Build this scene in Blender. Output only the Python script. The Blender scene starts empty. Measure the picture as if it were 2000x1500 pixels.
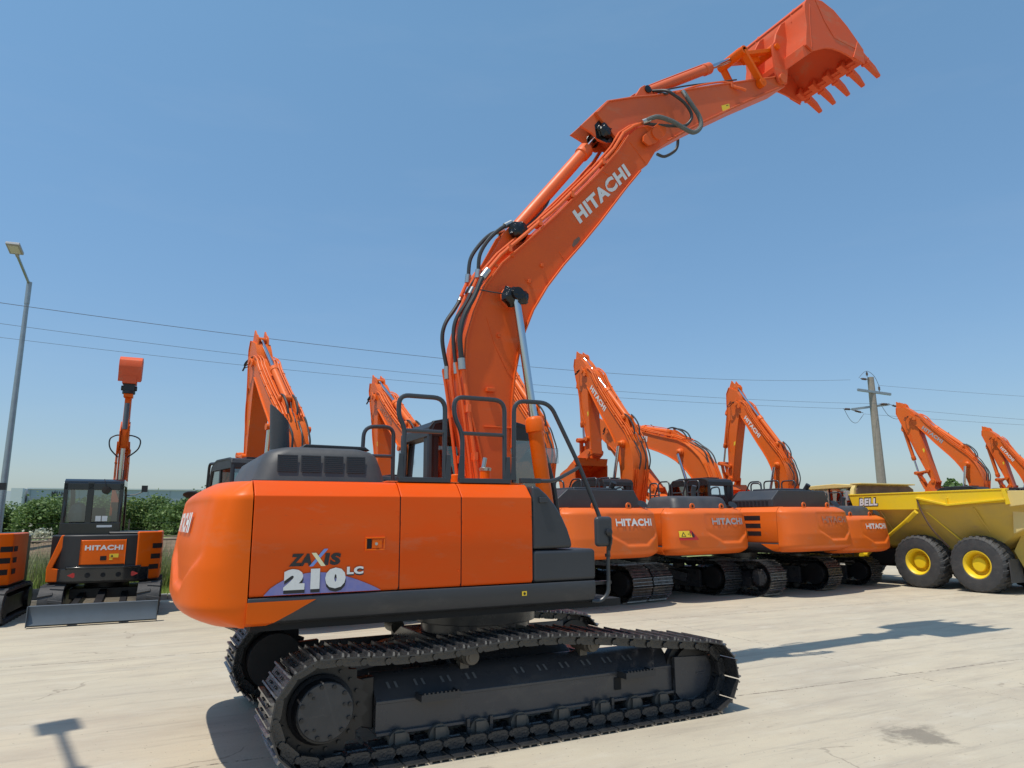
import bpy, math, random
from mathutils import Vector, Matrix
random.seed(7)
S = bpy.context.scene
C = S.collection
R = math.radians

# ---------------------------------------------------------------- camera
cam_d = bpy.data.cameras.new("camera")
cam = bpy.data.objects.new("camera", cam_d); C.objects.link(cam)
F_PX, PITCH, ROLL, YAW = 1378.44, R(10.8687), R(-0.4513), R(62.8568)
fw = Vector((math.cos(PITCH)*math.cos(YAW), math.cos(PITCH)*math.sin(YAW), math.sin(PITCH)))
r0 = Vector((math.sin(YAW), -math.cos(YAW), 0)); u0 = r0.cross(fw)
rt = r0*math.cos(ROLL)+u0*math.sin(ROLL); up = -r0*math.sin(ROLL)+u0*math.cos(ROLL)
m = Matrix.Identity(4)
for i in range(3):
    m[i][0] = rt[i]; m[i][1] = up[i]; m[i][2] = -fw[i]
m[0][3], m[1][3], m[2][3] = -3.1347, -6.9937, 1.8386
cam.matrix_world = m
cam_d.sensor_width = 36; cam_d.sensor_fit = 'HORIZONTAL'; cam_d.lens = F_PX/2000*36
cam_d.clip_start = 0.05; cam_d.clip_end = 6000
S.camera = cam

# ---------------------------------------------------------------- sky and sun
SUNV = Vector((-0.335, -0.085, 1.0)).normalized()        # towards the sun
EL = math.asin(SUNV.z)
W = bpy.data.worlds.new("World"); S.world = W; W.use_nodes = True
nt = W.node_tree; nt.nodes.clear()
sky = nt.nodes.new('ShaderNodeTexSky'); sky.sky_type = 'NISHITA'; sky.sun_disc = False
sky.sun_elevation = EL; sky.sun_rotation = math.atan2(SUNV.x, SUNV.y)
sky.air_density = 1.35; sky.dust_density = 0.35; sky.ozone_density = 2.6; sky.altitude = 0
bg = nt.nodes.new('ShaderNodeBackground'); bg.inputs[1].default_value = 0.13
wo = nt.nodes.new('ShaderNodeOutputWorld')
gt = nt.nodes.new('ShaderNodeTexCoord'); gs = nt.nodes.new('ShaderNodeSeparateXYZ'); nt.links.new(gt.outputs['Generated'], gs.inputs[0])
gr = nt.nodes.new('ShaderNodeValToRGB'); els = gr.color_ramp.elements     # haze-pale horizon, clearer blue above
els[0].position = 0.0; els[0].color = (.46, .60, .88, 1); els[1].position = 1.0; els[1].color = (.95, 1.16, 1.12, 1)
for p_, c_ in ((.025, (.52, .63, .87, 1)), (.06, (.61, .69, .87, 1)), (.18, (.69, .80, .93, 1)), (.36, (.78, .94, 1.01, 1)), (.61, (.91, 1.12, 1.10, 1))):
    e_ = els.new(p_); e_.color = c_
nt.links.new(gs.outputs[2], gr.inputs[0])
gm = nt.nodes.new('ShaderNodeMix'); gm.data_type = 'RGBA'; gm.blend_type = 'MULTIPLY'; gm.inputs[0].default_value = 1.0
nt.links.new(sky.outputs[0], gm.inputs[6]); nt.links.new(gr.outputs[0], gm.inputs[7])
cn = nt.nodes.new('ShaderNodeTexNoise'); cn.inputs['Scale'].default_value = 2.2; cn.inputs['Detail'].default_value = 7; cn.inputs['Roughness'].default_value = 0.62
cm = nt.nodes.new('ShaderNodeMapping'); cm.inputs['Scale'].default_value = (1, 1, 5); nt.links.new(gt.outputs['Generated'], cm.inputs[0]); nt.links.new(cm.outputs[0], cn.inputs['Vector'])
cr_ = nt.nodes.new('ShaderNodeMapRange'); cr_.inputs[1].default_value = .50; cr_.inputs[2].default_value = .78; cr_.inputs[3].default_value = 0; cr_.inputs[4].default_value = .06; nt.links.new(cn.outputs[0], cr_.inputs[0])
cx_ = nt.nodes.new('ShaderNodeMix'); cx_.data_type = 'RGBA'; cx_.inputs[7].default_value = (4.6, 5.0, 5.5, 1)     # thin high veil of cloud
nt.links.new(cr_.outputs[0], cx_.inputs[0]); nt.links.new(gm.outputs[2], cx_.inputs[6]); nt.links.new(cx_.outputs[2], bg.inputs[0]); nt.links.new(bg.outputs[0], wo.inputs[0])
sd = bpy.data.lights.new("sun", 'SUN'); sd.energy = 4.0; sd.angle = R(0.53); sd.color = (1.0, 0.93, 0.82)
sun = bpy.data.objects.new("sun", sd); C.objects.link(sun)
sun.rotation_euler = SUNV.to_track_quat('Z', 'Y').to_euler()
S.view_settings.view_transform = 'Standard'; S.view_settings.look = 'None'
S.view_settings.exposure = 0.0; S.view_settings.gamma = 1.0

# ---------------------------------------------------------------- materials
def mat(name, col, rough=0.5, metal=0.0, noise=0.0, nscale=3.0, col2=None, bump=0.0, bscale=40.0, spec=0.5, coat=0.0, stretch=(1, 1, 1), scuff=0.0, dust=(0.42, 0.24, 0.14)):
    m = bpy.data.materials.new(name); m.use_nodes = True
    t = m.node_tree; b = t.nodes['Principled BSDF']; N = t.nodes.new; L = t.links.new
    b.inputs['Base Color'].default_value = (*col, 1); b.inputs['Roughness'].default_value = rough
    b.inputs['Metallic'].default_value = metal; b.inputs['Specular IOR Level'].default_value = spec
    if coat:
        b.inputs['Coat Weight'].default_value = coat; b.inputs['Coat Roughness'].default_value = 0.12
    tc = N('ShaderNodeTexCoord'); mp = N('ShaderNodeMapping'); mp.inputs['Scale'].default_value = stretch
    L(tc.outputs['Object'], mp.inputs[0])
    if noise > 0:
        n = N('ShaderNodeTexNoise'); n.inputs['Scale'].default_value = nscale; n.inputs['Detail'].default_value = 8; n.inputs['Roughness'].default_value = 0.65
        L(mp.outputs[0], n.inputs['Vector'])
        rp = N('ShaderNodeValToRGB'); rp.color_ramp.elements[0].position = 0.38; rp.color_ramp.elements[1].position = 0.68
        L(n.outputs[0], rp.inputs[0])
        mx = N('ShaderNodeMix'); mx.data_type = 'RGBA'
        mx.inputs[6].default_value = (*col, 1)
        c2 = col2 if col2 else tuple(c*0.7 for c in col)
        mx.inputs[7].default_value = (*c2, 1)
        mu = N('ShaderNodeMath'); mu.operation = 'MULTIPLY'; mu.inputs[1].default_value = noise
        L(rp.outputs[0], mu.inputs[0]); L(mu.outputs[0], mx.inputs[0]); last = mx.outputs[2]
        if scuff > 0:
            for k, (sc, lo, hi, st, dc) in enumerate(((2.6, .56, .72, (.6, 1, 1.8), dust), (21.0, .655, .70, (.35, 1, 1.5), tuple(q*.35 for q in dust)))):
                m2 = N('ShaderNodeMapping'); m2.inputs['Scale'].default_value = st; m2.inputs['Location'].default_value = (3.1*k+1, 1.7, 5.3); m2.inputs['Rotation'].default_value = (0, .35*k, 0); L(tc.outputs['Object'], m2.inputs[0])
                n3 = N('ShaderNodeTexNoise'); n3.inputs['Scale'].default_value = sc; n3.inputs['Detail'].default_value = 9; n3.inputs['Roughness'].default_value = 0.7; L(m2.outputs[0], n3.inputs['Vector'])
                r3 = N('ShaderNodeMapRange'); r3.inputs[1].default_value = lo; r3.inputs[2].default_value = hi; r3.inputs[4].default_value = scuff*(.8 if k == 0 else .9); L(n3.outputs[0], r3.inputs[0])
                x3 = N('ShaderNodeMix'); x3.data_type = 'RGBA'; x3.inputs[7].default_value = (*dc, 1); L(r3.outputs[0], x3.inputs[0]); L(last, x3.inputs[6]); last = x3.outputs[2]
        L(last, b.inputs['Base Color'])
        mr = N('ShaderNodeMapRange'); mr.inputs[3].default_value = max(rough-0.08, 0.02); mr.inputs[4].default_value = min(rough+0.16, 1)
        L(n.outputs[0], mr.inputs[0]); L(mr.outputs[0], b.inputs['Roughness'])
    if bump > 0:
        n2 = N('ShaderNodeTexNoise'); n2.inputs['Scale'].default_value = bscale; n2.inputs['Detail'].default_value = 4
        L(mp.outputs[0], n2.inputs['Vector'])
        bp = N('ShaderNodeBump'); bp.inputs['Strength'].default_value = bump; bp.inputs['Distance'].default_value = 0.02
        L(n2.outputs[0], bp.inputs['Height']); L(bp.outputs[0], b.inputs['Normal'])
    return m

M = {}
M['orange'] = mat('orange_paint', (0.78, 0.120, 0.002), 0.36, noise=0.5, nscale=1.6, col2=(0.68, 0.108, 0.004), bump=0.05, bscale=2.2, spec=0.2, scuff=0.25)
M['orange_bg'] = mat('orange_machine_paint', (0.74, 0.135, 0.012), 0.40, noise=0.6, nscale=1.3, col2=(0.66, 0.130, 0.028), bump=0.05, bscale=4, spec=0.32, scuff=0.4)
M['worn_glint'] = mat('polished_glint', (0.30, 0.30, 0.31), 0.30, metal=0.85, noise=0.9, nscale=24, col2=(0.09, 0.09, 0.10))  # polished steel, paled over the whole bars to stand for sunlit glints
M['orange_shaded'] = mat('orange_shaded_paint', (0.76, 0.082, 0.002), 0.36, noise=0.8, nscale=1.3, col2=(0.66, 0.105, 0.014), bump=0.04, bscale=3, stretch=(0.5, 1, 1.6), spec=0.2, scuff=0.35)  # counterweight's orange made redder: half shade of the side put into the colour
M['orange_top'] = mat('orange_faded_paint', (0.82, 0.17, 0.03), 0.45, noise=0.5, nscale=4, col2=(0.74, 0.20, 0.06))
M['boom'] = mat('boom_paint', (0.70, 0.104, 0.011), 0.42, noise=0.7, nscale=2.0, col2=(0.60, 0.090, 0.018), spec=0.3, bump=0.05, bscale=5, scuff=0.35)
M['arm'] = mat('arm_paint', (0.66, 0.118, 0.028), 0.48, noise=0.7, nscale=2.5, col2=(0.57, 0.110, 0.042), spec=0.35, bump=0.05, bscale=6, scuff=0.45)
M['coral'] = mat('bucket_paint', (0.72, 0.105, 0.030), 0.6, noise=0.8, nscale=3, col2=(0.64, 0.115, 0.05), spec=0.3, bump=0.08, bscale=9, scuff=0.6)
M['pipe'] = mat('pipe_paint', (0.80, 0.135, 0.025), 0.4, noise=0.4, nscale=9, spec=0.4)
M['grey'] = mat('grey_plastic', (0.032, 0.035, 0.041), 0.40, noise=0.5, nscale=2.5, col2=(0.046, 0.048, 0.053), bump=0.03, bscale=60, scuff=0.3, dust=(0.14, 0.125, 0.11))
M['dusty'] = mat('dusty_grey_hood', (0.045, 0.046, 0.050), 0.5, noise=0.8, nscale=2.2, col2=(0.082, 0.080, 0.078), bump=0.05, bscale=14)
M['rail'] = mat('rail_paint', (0.035, 0.042, 0.050), 0.32, noise=0.3, nscale=9)
M['black'] = mat('black_metal', (0.014, 0.014, 0.016), 0.4, noise=0.4, nscale=5, col2=(0.03, 0.028, 0.027))
M['dark'] = mat('dark_inside', (0.008, 0.008, 0.009), 0.8)
M['track'] = mat('track_steel', (0.060, 0.063, 0.070), 0.24, metal=0.65, noise=0.7, nscale=16, col2=(0.10, 0.095, 0.09), bump=0.25, bscale=60, scuff=0.6, dust=(0.14, 0.125, 0.11))
M['rusty'] = mat('rusty_track_steel', (0.085, 0.065, 0.052), 0.55, metal=0.25, noise=0.9, nscale=9, col2=(0.035, 0.026, 0.024), bump=0.3, bscale=50)
M['frame'] = mat('undercarriage_paint', (0.055, 0.057, 0.066), 0.24, noise=0.6, nscale=3.0, col2=(0.078, 0.076, 0.078), bump=0.06, bscale=12, scuff=0.6, dust=(0.14, 0.125, 0.11))
M['slot'] = mat('slot_edge', (0.16, 0.16, 0.165), 0.5)
M['hub'] = mat('hub_cover_paint', (0.040, 0.042, 0.047), 0.32, noise=0.6, nscale=8, bump=0.08, bscale=30, scuff=0.6, dust=(0.14, 0.125, 0.11))
M['grille'] = mat('grille_grey', (0.026, 0.027, 0.030), 0.5)
M['roller'] = mat('worn_roller', (0.13, 0.118, 0.105), 0.45, metal=0.3, noise=0.7, nscale=14)
M['grease'] = mat('black_grease', (0.006, 0.006, 0.006), 0.25, bump=0.9, bscale=18)
M['chrome'] = mat('chrome', (0.55, 0.57, 0.60), 0.12, metal=1.0)
M['steel'] = mat('zinc_fitting', (0.45, 0.45, 0.43), 0.35, metal=0.9)
M['hose'] = mat('rubber_hose', (0.030, 0.034, 0.036), 0.45, noise=0.4, nscale=30)
M['hosegrey'] = mat('sleeved_hose', (0.10, 0.115, 0.11), 0.6, bump=0.6, bscale=120)
M['rubber'] = mat('rubber', (0.040, 0.041, 0.044), 0.65, noise=0.6, nscale=6, col2=(0.075, 0.072, 0.068), bump=0.3, bscale=30, scuff=0.5, dust=(0.14, 0.125, 0.11))
M['white'] = mat('white_lettering', (0.72, 0.72, 0.70), 0.5, noise=0.25, nscale=30)
M['silver'] = mat('grey_lettering', (0.36, 0.36, 0.37), 0.45, noise=0.3, nscale=20)
M['faded'] = mat('faded_lettering', (0.36, 0.17, 0.12), 0.6, noise=0.9, nscale=18, col2=(0.46, 0.14, 0.05))
M['ink'] = mat('black_lettering', (0.018, 0.017, 0.018), 0.5, noise=0.3, nscale=20)
M['blue'] = mat('blue_decal', (0.16, 0.17, 0.42), 0.5, noise=0.7, nscale=14, col2=(0.26, 0.22, 0.40))
M['lightblue'] = mat('light_blue_decal', (0.16, 0.27, 0.62), 0.5)
M['cream'] = mat('cream_decal', (0.75, 0.70, 0.42), 0.5)
M['yellowtag'] = mat('yellow_sticker', (0.80, 0.55, 0.03), 0.5)
M['red'] = mat('red_reflector', (0.55, 0.02, 0.02), 0.3)
M['green'] = mat('green_cap', (0.01, 0.16, 0.07), 0.35)
M['yellow'] = mat('yellow_paint', (0.84, 0.58, 0.014), 0.4, noise=0.5, nscale=1.4, col2=(0.74, 0.50, 0.04), bump=0.05, bscale=5, scuff=0.35)
M['dustyyellow'] = mat('dusty_yellow_paint', (0.62, 0.42, 0.060), 0.55, noise=0.85, nscale=1.1, col2=(0.48, 0.34, 0.10), bump=0.08, bscale=6, scuff=0.6)
M['paleyellow'] = mat('pale_yellow_paint', (0.72, 0.55, 0.20), 0.5, noise=0.5, nscale=2, col2=(0.62, 0.48, 0.20))
M['brown'] = mat('worn_bin_lining', (0.17, 0.10, 0.07), 0.6, noise=0.8, nscale=4, col2=(0.09, 0.055, 0.045))
M['concretepole'] = mat('cast_concrete', (0.33, 0.29, 0.24), 0.85, noise=0.6, nscale=5, bump=0.2, bscale=30)
M['galv'] = mat('galvanised_steel', (0.34, 0.38, 0.40), 0.42, metal=0.6, noise=0.4, nscale=5)
M['lamp'] = mat('lamp_glass', (0.55, 0.55, 0.50), 0.25)
M['insul'] = mat('insulator', (0.08, 0.05, 0.04), 0.3)
M['wire'] = mat('wire_metal', (0.13, 0.14, 0.16), 0.5)
M['stone'] = mat('small_stone', (0.36, 0.32, 0.26), 0.9, noise=0.8, nscale=30)
M['kerb'] = mat('kerb_concrete', (0.42, 0.40, 0.36), 0.85, noise=0.5, nscale=3, bump=0.2, bscale=30)
M['fence'] = mat('fence_metal', (0.16, 0.13, 0.10), 0.6, metal=0.3)
M['bark'] = mat('bark', (0.10, 0.075, 0.05), 0.9, noise=0.5, nscale=10)
M['wallgrey'] = mat('grey_cladding', (0.36, 0.41, 0.46), 0.6, noise=0.15, nscale=0.2)
M['wallgrey2'] = mat('dark_grey_cladding', (0.24, 0.285, 0.33), 0.6)
M['wallwhite'] = mat('white_cladding', (0.66, 0.68, 0.70), 0.6)
M['soil'] = mat('soil', (0.22, 0.15, 0.10), 0.95, noise=0.8, nscale=2.0, col2=(0.12, 0.10, 0.06), bump=0.6, bscale=8)
M['tan'] = mat('cardboard', (0.36, 0.22, 0.14), 0.8)

def leafmat(name, c1, c2):
    m = bpy.data.materials.new(name); m.use_nodes = True; t = m.node_tree; b = t.nodes['Principled BSDF']
    N = t.nodes.new; L = t.links.new
    g = N('ShaderNodeNewGeometry'); rp = N('ShaderNodeValToRGB')
    rp.color_ramp.elements[0].color = (*c1, 1); rp.color_ramp.elements[1].color = (*c2, 1)
    L(g.outputs['Random Per Island'], rp.inputs[0]); L(rp.outputs[0], b.inputs['Base Color'])
    b.inputs['Roughness'].default_value = 0.6
    tr = N('ShaderNodeBsdfTranslucent'); L(rp.outputs[0], tr.inputs[0])
    ms = N('ShaderNodeMixShader'); ms.inputs[0].default_value = 0.3
    L(b.outputs[0], ms.inputs[1]); L(tr.outputs[0], ms.inputs[2]); L(ms.outputs[0], t.nodes['Material Output'].inputs[0])
    return m
M['leaf'] = leafmat('leaf_green', (0.075, 0.135, 0.035), (0.19, 0.28, 0.085))
M['leaf2'] = leafmat('leaf_bright', (0.105, 0.175, 0.04), (0.26, 0.34, 0.11))
M['grass'] = leafmat('grass_blade', (0.20, 0.32, 0.05), (0.42, 0.50, 0.15))
M['weed'] = leafmat('dry_weed', (0.24, 0.27, 0.11), (0.44, 0.43, 0.24))
M['flower'] = leafmat('pale_flower', (0.5, 0.5, 0.38), (0.7, 0.7, 0.55))

def glass(name, tint, alpha):
    m = bpy.data.materials.new(name); m.use_nodes = True; t = m.node_tree; t.nodes.remove(t.nodes['Principled BSDF'])
    N = t.nodes.new; L = t.links.new
    tr = N('ShaderNodeBsdfTransparent'); tr.inputs[0].default_value = (*tint, 1)
    gl = N('ShaderNodeBsdfGlossy'); gl.inputs['Roughness'].default_value = 0.03
    fr = N('ShaderNodeFresnel'); fr.inputs[0].default_value = 1.5
    ad = N('ShaderNodeMath'); ad.operation = 'ADD'; ad.inputs[1].default_value = alpha; L(fr.outputs[0], ad.inputs[0])
    ms = N('ShaderNodeMixShader'); L(ad.outputs[0], ms.inputs[0]); L(tr.outputs[0], ms.inputs[1]); L(gl.outputs[0], ms.inputs[2])
    L(ms.outputs[0], t.nodes['Material Output'].inputs[0]); return m
M['glass'] = glass('tinted_glass', (0.34, 0.46, 0.46), 0.18)
M['clear'] = glass('clear_plastic', (0.86, 0.84, 0.86), 0.12)

# concrete yard
def ground_mat():
    m = bpy.data.materials.new('yard_concrete'); m.use_nodes = True; t = m.node_tree; b = t.nodes['Principled BSDF']
    N = t.nodes.new; L = t.links.new
    tc = N('ShaderNodeTexCoord'); sep = N('ShaderNodeSeparateXYZ'); L(tc.outputs['Object'], sep.inputs[0])
    def noise(scale, detail=6, rough=0.6, st=(1, 1, 1), rot=0.0, off=(0, 0, 0), dist=0.0):
        mp = N('ShaderNodeMapping'); mp.inputs['Scale'].default_value = st; mp.inputs['Rotation'].default_value = (0, 0, rot); mp.inputs['Location'].default_value = off
        L(tc.outputs['Object'], mp.inputs[0]); n = N('ShaderNodeTexNoise'); n.inputs['Scale'].default_value = scale
        n.inputs['Detail'].default_value = detail; n.inputs['Roughness'].default_value = rough; n.inputs['Distortion'].default_value = dist
        L(mp.outputs[0], n.inputs['Vector']); return n.outputs[0]
    def ramp(x, p0, p1, v0=0.0, v1=1.0):
        r = N('ShaderNodeMapRange'); r.clamp = True; r.interpolation_type = 'SMOOTHSTEP'
        r.inputs[1].default_value = p0; r.inputs[2].default_value = p1; r.inputs[3].default_value = v0; r.inputs[4].default_value = v1
        L(x, r.inputs[0]); return r.outputs[0]
    def math_(op, a, bb):
        n = N('ShaderNodeMath'); n.operation = op
        for i, v in enumerate((a, bb)):
            if isinstance(v, (int, float)): n.inputs[i].default_value = v
            else: L(v, n.inputs[i])
        return n.outputs[0]
    def mix(fac, c1, c2):
        n = N('ShaderNodeMix'); n.data_type = 'RGBA'
        if isinstance(fac, float): n.inputs[0].default_value = fac
        else: L(fac, n.inputs[0])
        for i, c in ((6, c1), (7, c2)):
            if isinstance(c, tuple): n.inputs[i].default_value = (*c, 1)
            else: L(c, n.inputs[i])
        return n.outputs[2]
    base = mix(ramp(noise(0.35, 5), 0.35, 0.7), (0.52, 0.455, 0.340), (0.46, 0.410, 0.320))
    base = mix(math_('MULTIPLY', ramp(noise(1.7, 8, 0.7, st=(0.35, 1, 1), rot=0.15), 0.42, 0.70), 0.8), base, (0.40, 0.345, 0.27))
    base = mix(math_('MULTIPLY', ramp(noise(2.2, 8, 0.7, st=(0.5, 1, 1), rot=-0.2, off=(7, 3, 0)), 0.5, 0.72), 0.5), base, (0.55, 0.51, 0.42))
    # long faint tyre and track streaks across the yard
    st1 = math_('MULTIPLY', ramp(noise(4.0, 8, 0.75, st=(0.10, 1.3, 1), rot=0.12), 0.50, 0.68), 0.65)
    base = mix(st1, base, (0.33, 0.29, 0.235))
    st2 = math_('MULTIPLY', ramp(noise(5.0, 8, 0.8, st=(0.22, 1.2, 1), rot=-0.75, off=(3, 9, 0)), 0.55, 0.70), 0.55)
    base = mix(st2, base, (0.36, 0.31, 0.26))
    # short scuffs
    sc = math_('MULTIPLY', ramp(noise(11.0, 6, 0.7, st=(0.5, 1.6, 1), rot=0.5, off=(1, 5, 0)), 0.62, 0.70), ramp(noise(0.5, 3, off=(9, 2, 0)), 0.42, 0.55))
    base = mix(math_('MULTIPLY', sc, 0.8), base, (0.26, 0.215, 0.175))
    # saw-cut joints, slightly crumbled
    wob = math_('MULTIPLY', math_('SUBTRACT', noise(1.2, 5), 0.5), 0.10)
    def joint(coord, k, c0, period, width):
        s = math_('ADD', math_('ADD', sep.outputs[coord], math_('MULTIPLY', sep.outputs[1-coord], k)), c0)
        s = math_('ADD', s, wob)
        fr = math_('PINGPONG', s, period/2)
        return ramp(fr, width*0.4, width, 1.0, 0.0)
    jn = joint(1, 0.07, 0.86, 5.2, 0.022)
    jn = math_('MULTIPLY', jn, ramp(noise(9.0, 5, 0.8), 0.42, 0.58))
    jn2 = joint(0, -0.07, 1.3, 6.4, 0.016)
    jn2 = math_('MULTIPLY', jn2, ramp(noise(6.0, 5, 0.8), 0.45, 0.6))
    jj = math_('MULTIPLY', math_('MAXIMUM', jn, jn2), 0.95)
    base = mix(jj, base, (0.17, 0.14, 0.115))
    # hairline cracks
    vo = N('ShaderNodeTexVoronoi'); vo.feature = 'DISTANCE_TO_EDGE'; vo.inputs['Scale'].default_value = 0.30
    va = N('ShaderNodeVectorMath'); va.operation = 'ADD'; L(tc.outputs['Object'], va.inputs[0])
    vn = N('ShaderNodeTexNoise'); vn.inputs['Scale'].default_value = 1.1; vn.inputs['Detail'].default_value = 7; L(tc.outputs['Object'], vn.inputs['Vector'])
    vs_ = N('ShaderNodeVectorMath'); vs_.operation = 'SCALE'; vs_.inputs['Scale'].default_value = 1.1; L(vn.outputs['Color'], vs_.inputs[0]); L(vs_.outputs[0], va.inputs[1]); L(va.outputs[0], vo.inputs['Vector'])
    ck = math_('MULTIPLY', ramp(vo.outputs['Distance'], 0.001, 0.006, 1.0, 0.0), ramp(noise(0.9, 4, off=(2, 8, 0)), 0.50, 0.60))
    base = mix(math_('MULTIPLY', ck, 0.5), base, (0.19, 0.155, 0.125))
    # oil spot
    vd = N('ShaderNodeVectorMath'); vd.operation = 'DISTANCE'; L(tc.outputs['Object'], vd.inputs[0]); vd.inputs[1].default_value = (2.85, -2.80, 0)
    sp = math_('ADD', vd.outputs['Value'], math_('MULTIPLY', math_('SUBTRACT', noise(3.5, 6, 0.7), 0.5), 1.1))
    base = mix(math_('MULTIPLY', ramp(sp, 0.10, 0.36, 1.0, 0.0), 0.72), base, (0.15, 0.13, 0.105))
    # fine grain
    base = mix(math_('MULTIPLY', ramp(noise(60, 4, 0.8), 0.45, 0.75), 0.25), base, (0.34, 0.31, 0.26))
    specks = math_('MULTIPLY', ramp(noise(26, 2, 0.5, off=(4, 4, 0)), 0.715, 0.74), 0.7)
    base = mix(specks, base, (0.14, 0.12, 0.10))
    L(base, b.inputs['Base Color']); b.inputs['Roughness'].default_value = 0.85; b.inputs['Specular IOR Level'].default_value = 0.3
    bp = N('ShaderNodeBump'); bp.inputs['Strength'].default_value = 0.35; bp.inputs['Distance'].default_value = 0.01
    h = math_('SUBTRACT', noise(35, 6, 0.7), math_('MULTIPLY', jj, 1.5)); L(h, bp.inputs['Height']); L(bp.outputs[0], b.inputs['Normal'])
    return m
M['yard'] = ground_mat()
M['field'] = mat('meadow', (0.16, 0.21, 0.06), 0.95, noise=0.9, nscale=1.5, col2=(0.27, 0.27, 0.12), bump=0.5, bscale=8)

SPLIT = {'mirror', 'pin_boss', 'hose_fitting', 'hose', 'loom', 'drain_slot', 'hub_bolt', 'bumper_hole', 'insulator', 'jumper_cable', 'crossarm', 'bin_band', 'mirror_bracket', 'side_vent', 'paper_sheet', 'rail_base', 'bin_rib', 'bin_tail', 'fender', 'reflector', 'blade_arm', 'grille', 'side_link', 'stripe', 'annexe_wall', 'stem', 'wire'}
# ---------------------------------------------------------------- mesh building
class MB:
    def __init__(s): s.v = []; s.f = []; s.mi = []; s.cur = 0
    def add(s, vs, fs):
        o = len(s.v); s.v += [Vector(v) for v in vs]; s.f += [tuple(i+o for i in f) for f in fs]; s.mi += [s.cur]*len(fs); return s
    def box(s, x0, x1, y0, y1, z0, z1):
        v = [(x, y, z) for x in (x0, x1) for y in (y0, y1) for z in (z0, z1)]
        return s.add(v, [(0, 1, 3, 2), (4, 6, 7, 5), (0, 4, 5, 1), (2, 3, 7, 6), (0, 2, 6, 4), (1, 5, 7, 3)])
    def obox(s, p, q, w, h, upv=(0, 0, 1)):
        p, q = Vector(p), Vector(q); d = (q-p).normalized(); a = d.cross(Vector(upv)).normalized()*(w/2); b = a.cross(d).normalized()*(h/2)
        v = [c+i*a+j*b for c in (p, q) for i, j in ((-1, -1), (1, -1), (1, 1), (-1, 1))]
        return s.add(v, [(0, 3, 2, 1), (4, 5, 6, 7), (0, 1, 5, 4), (1, 2, 6, 5), (2, 3, 7, 6), (3, 0, 4, 7)])
    def prism(s, pts, a0, a1, ax='y'):
        def mk(p, a):
            return {'y': (p[0], a, p[1]), 'x': (a, p[0], p[1]), 'z': (p[0], p[1], a)}[ax]
        ar = sum(pts[i][0]*pts[(i+1) % len(pts)][1]-pts[(i+1) % len(pts)][0]*pts[i][1] for i in range(len(pts)))
        if (ar < 0) == (ax != 'y'): pts = pts[::-1]
        n = len(pts); v = [mk(p, a0) for p in pts]+[mk(p, a1) for p in pts]
        f = [tuple(range(n))[::-1], tuple(range(n, 2*n))]+[(i, (i+1) % n, n+(i+1) % n, n+i) for i in range(n)]
        return s.add(v, f)
    def tube(s, path, r, n=10, closed=False, cap=True):
        P = [Vector(p) for p in path]; k = len(P)
        rr = r if isinstance(r, (list, tuple)) else [r]*k
        T = []
        for i in range(k):
            a = P[(i+1) % k]-P[i] if (i < k-1 or closed) else P[i]-P[i-1]
            b = P[i]-P[i-1] if (i > 0 or closed) else a
            T.append((a.normalized()+b.normalized()).normalized())
        nrm = T[0].orthogonal().normalized(); vs = []
        for i in range(k):
            nrm = (nrm-T[i]*nrm.dot(T[i])).normalized(); bn = T[i].cross(nrm)
            for j in range(n):
                an = 2*math.pi*j/n; vs.append(P[i]+(nrm*math.cos(an)+bn*math.sin(an))*rr[i])
        fs = []
        for i in range(k if closed else k-1):
            for j in range(n):
                a = i*n+j; b = i*n+(j+1) % n; c = ((i+1) % k)*n+(j+1) % n; d = ((i+1) % k)*n+j; fs.append((a, b, c, d))
        if cap and not closed:
            fs.append(tuple(range(n))[::-1]); fs.append(tuple(range((k-1)*n, k*n)))
        return s.add(vs, fs)
    def cyl(s, p, q, r, r1=None, n=20): return s.tube([p, q], [r, r if r1 is None else r1], n)
    def lathe(s, prof, c, ax, n=32, cap=True):
        c = Vector(c); ax = Vector(ax).normalized(); u = ax.orthogonal().normalized(); w = ax.cross(u); vs = []; fs = []
        for (r, h) in prof:
            for j in range(n):
                a = 2*math.pi*j/n; vs.append(c+ax*h+(u*math.cos(a)+w*math.sin(a))*r)
        for i in range(len(prof)-1):
            for j in range(n): fs.append((i*n+j, i*n+(j+1) % n, (i+1)*n+(j+1) % n, (i+1)*n+j))
        if cap: fs.append(tuple(range(n))[::-1]); fs.append(tuple(range((len(prof)-1)*n, len(prof)*n)))
        return s.add(vs, fs)
    def grid(s, pts, nu, nv, closed_u=False):
        fs = []
        for i in range(nu if closed_u else nu-1):
            for j in range(nv-1): fs.append((i*nv+j, ((i+1) % nu)*nv+j, ((i+1) % nu)*nv+j+1, i*nv+j+1))
        return s.add(pts, fs)
    def xf(s, fn): s.v = [Vector(fn(v)) for v in s.v]; return s
    def join(s, o, fn=None):
        return s.add([fn(v) if fn else v for v in o.v], o.f)
    def islands(s):
        p = list(range(len(s.v)))
        def fd(x):
            while p[x] != x: p[x] = p[p[x]]; x = p[x]
            return x
        for f in s.f:
            r_ = fd(f[0])
            for i in f[1:]: p[fd(i)] = r_
        g = {}
        for k, f in enumerate(s.f): g.setdefault(fd(f[0]), []).append(k)
        out = []
        for ks in g.values():
            m2 = MB(); mp = {}
            for k in ks:
                for i in s.f[k]:
                    if i not in mp: mp[i] = len(m2.v); m2.v.append(s.v[i])
                m2.f.append(tuple(mp[i] for i in s.f[k])); m2.mi.append(s.mi[k])
            out.append(m2)
        return out
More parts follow.
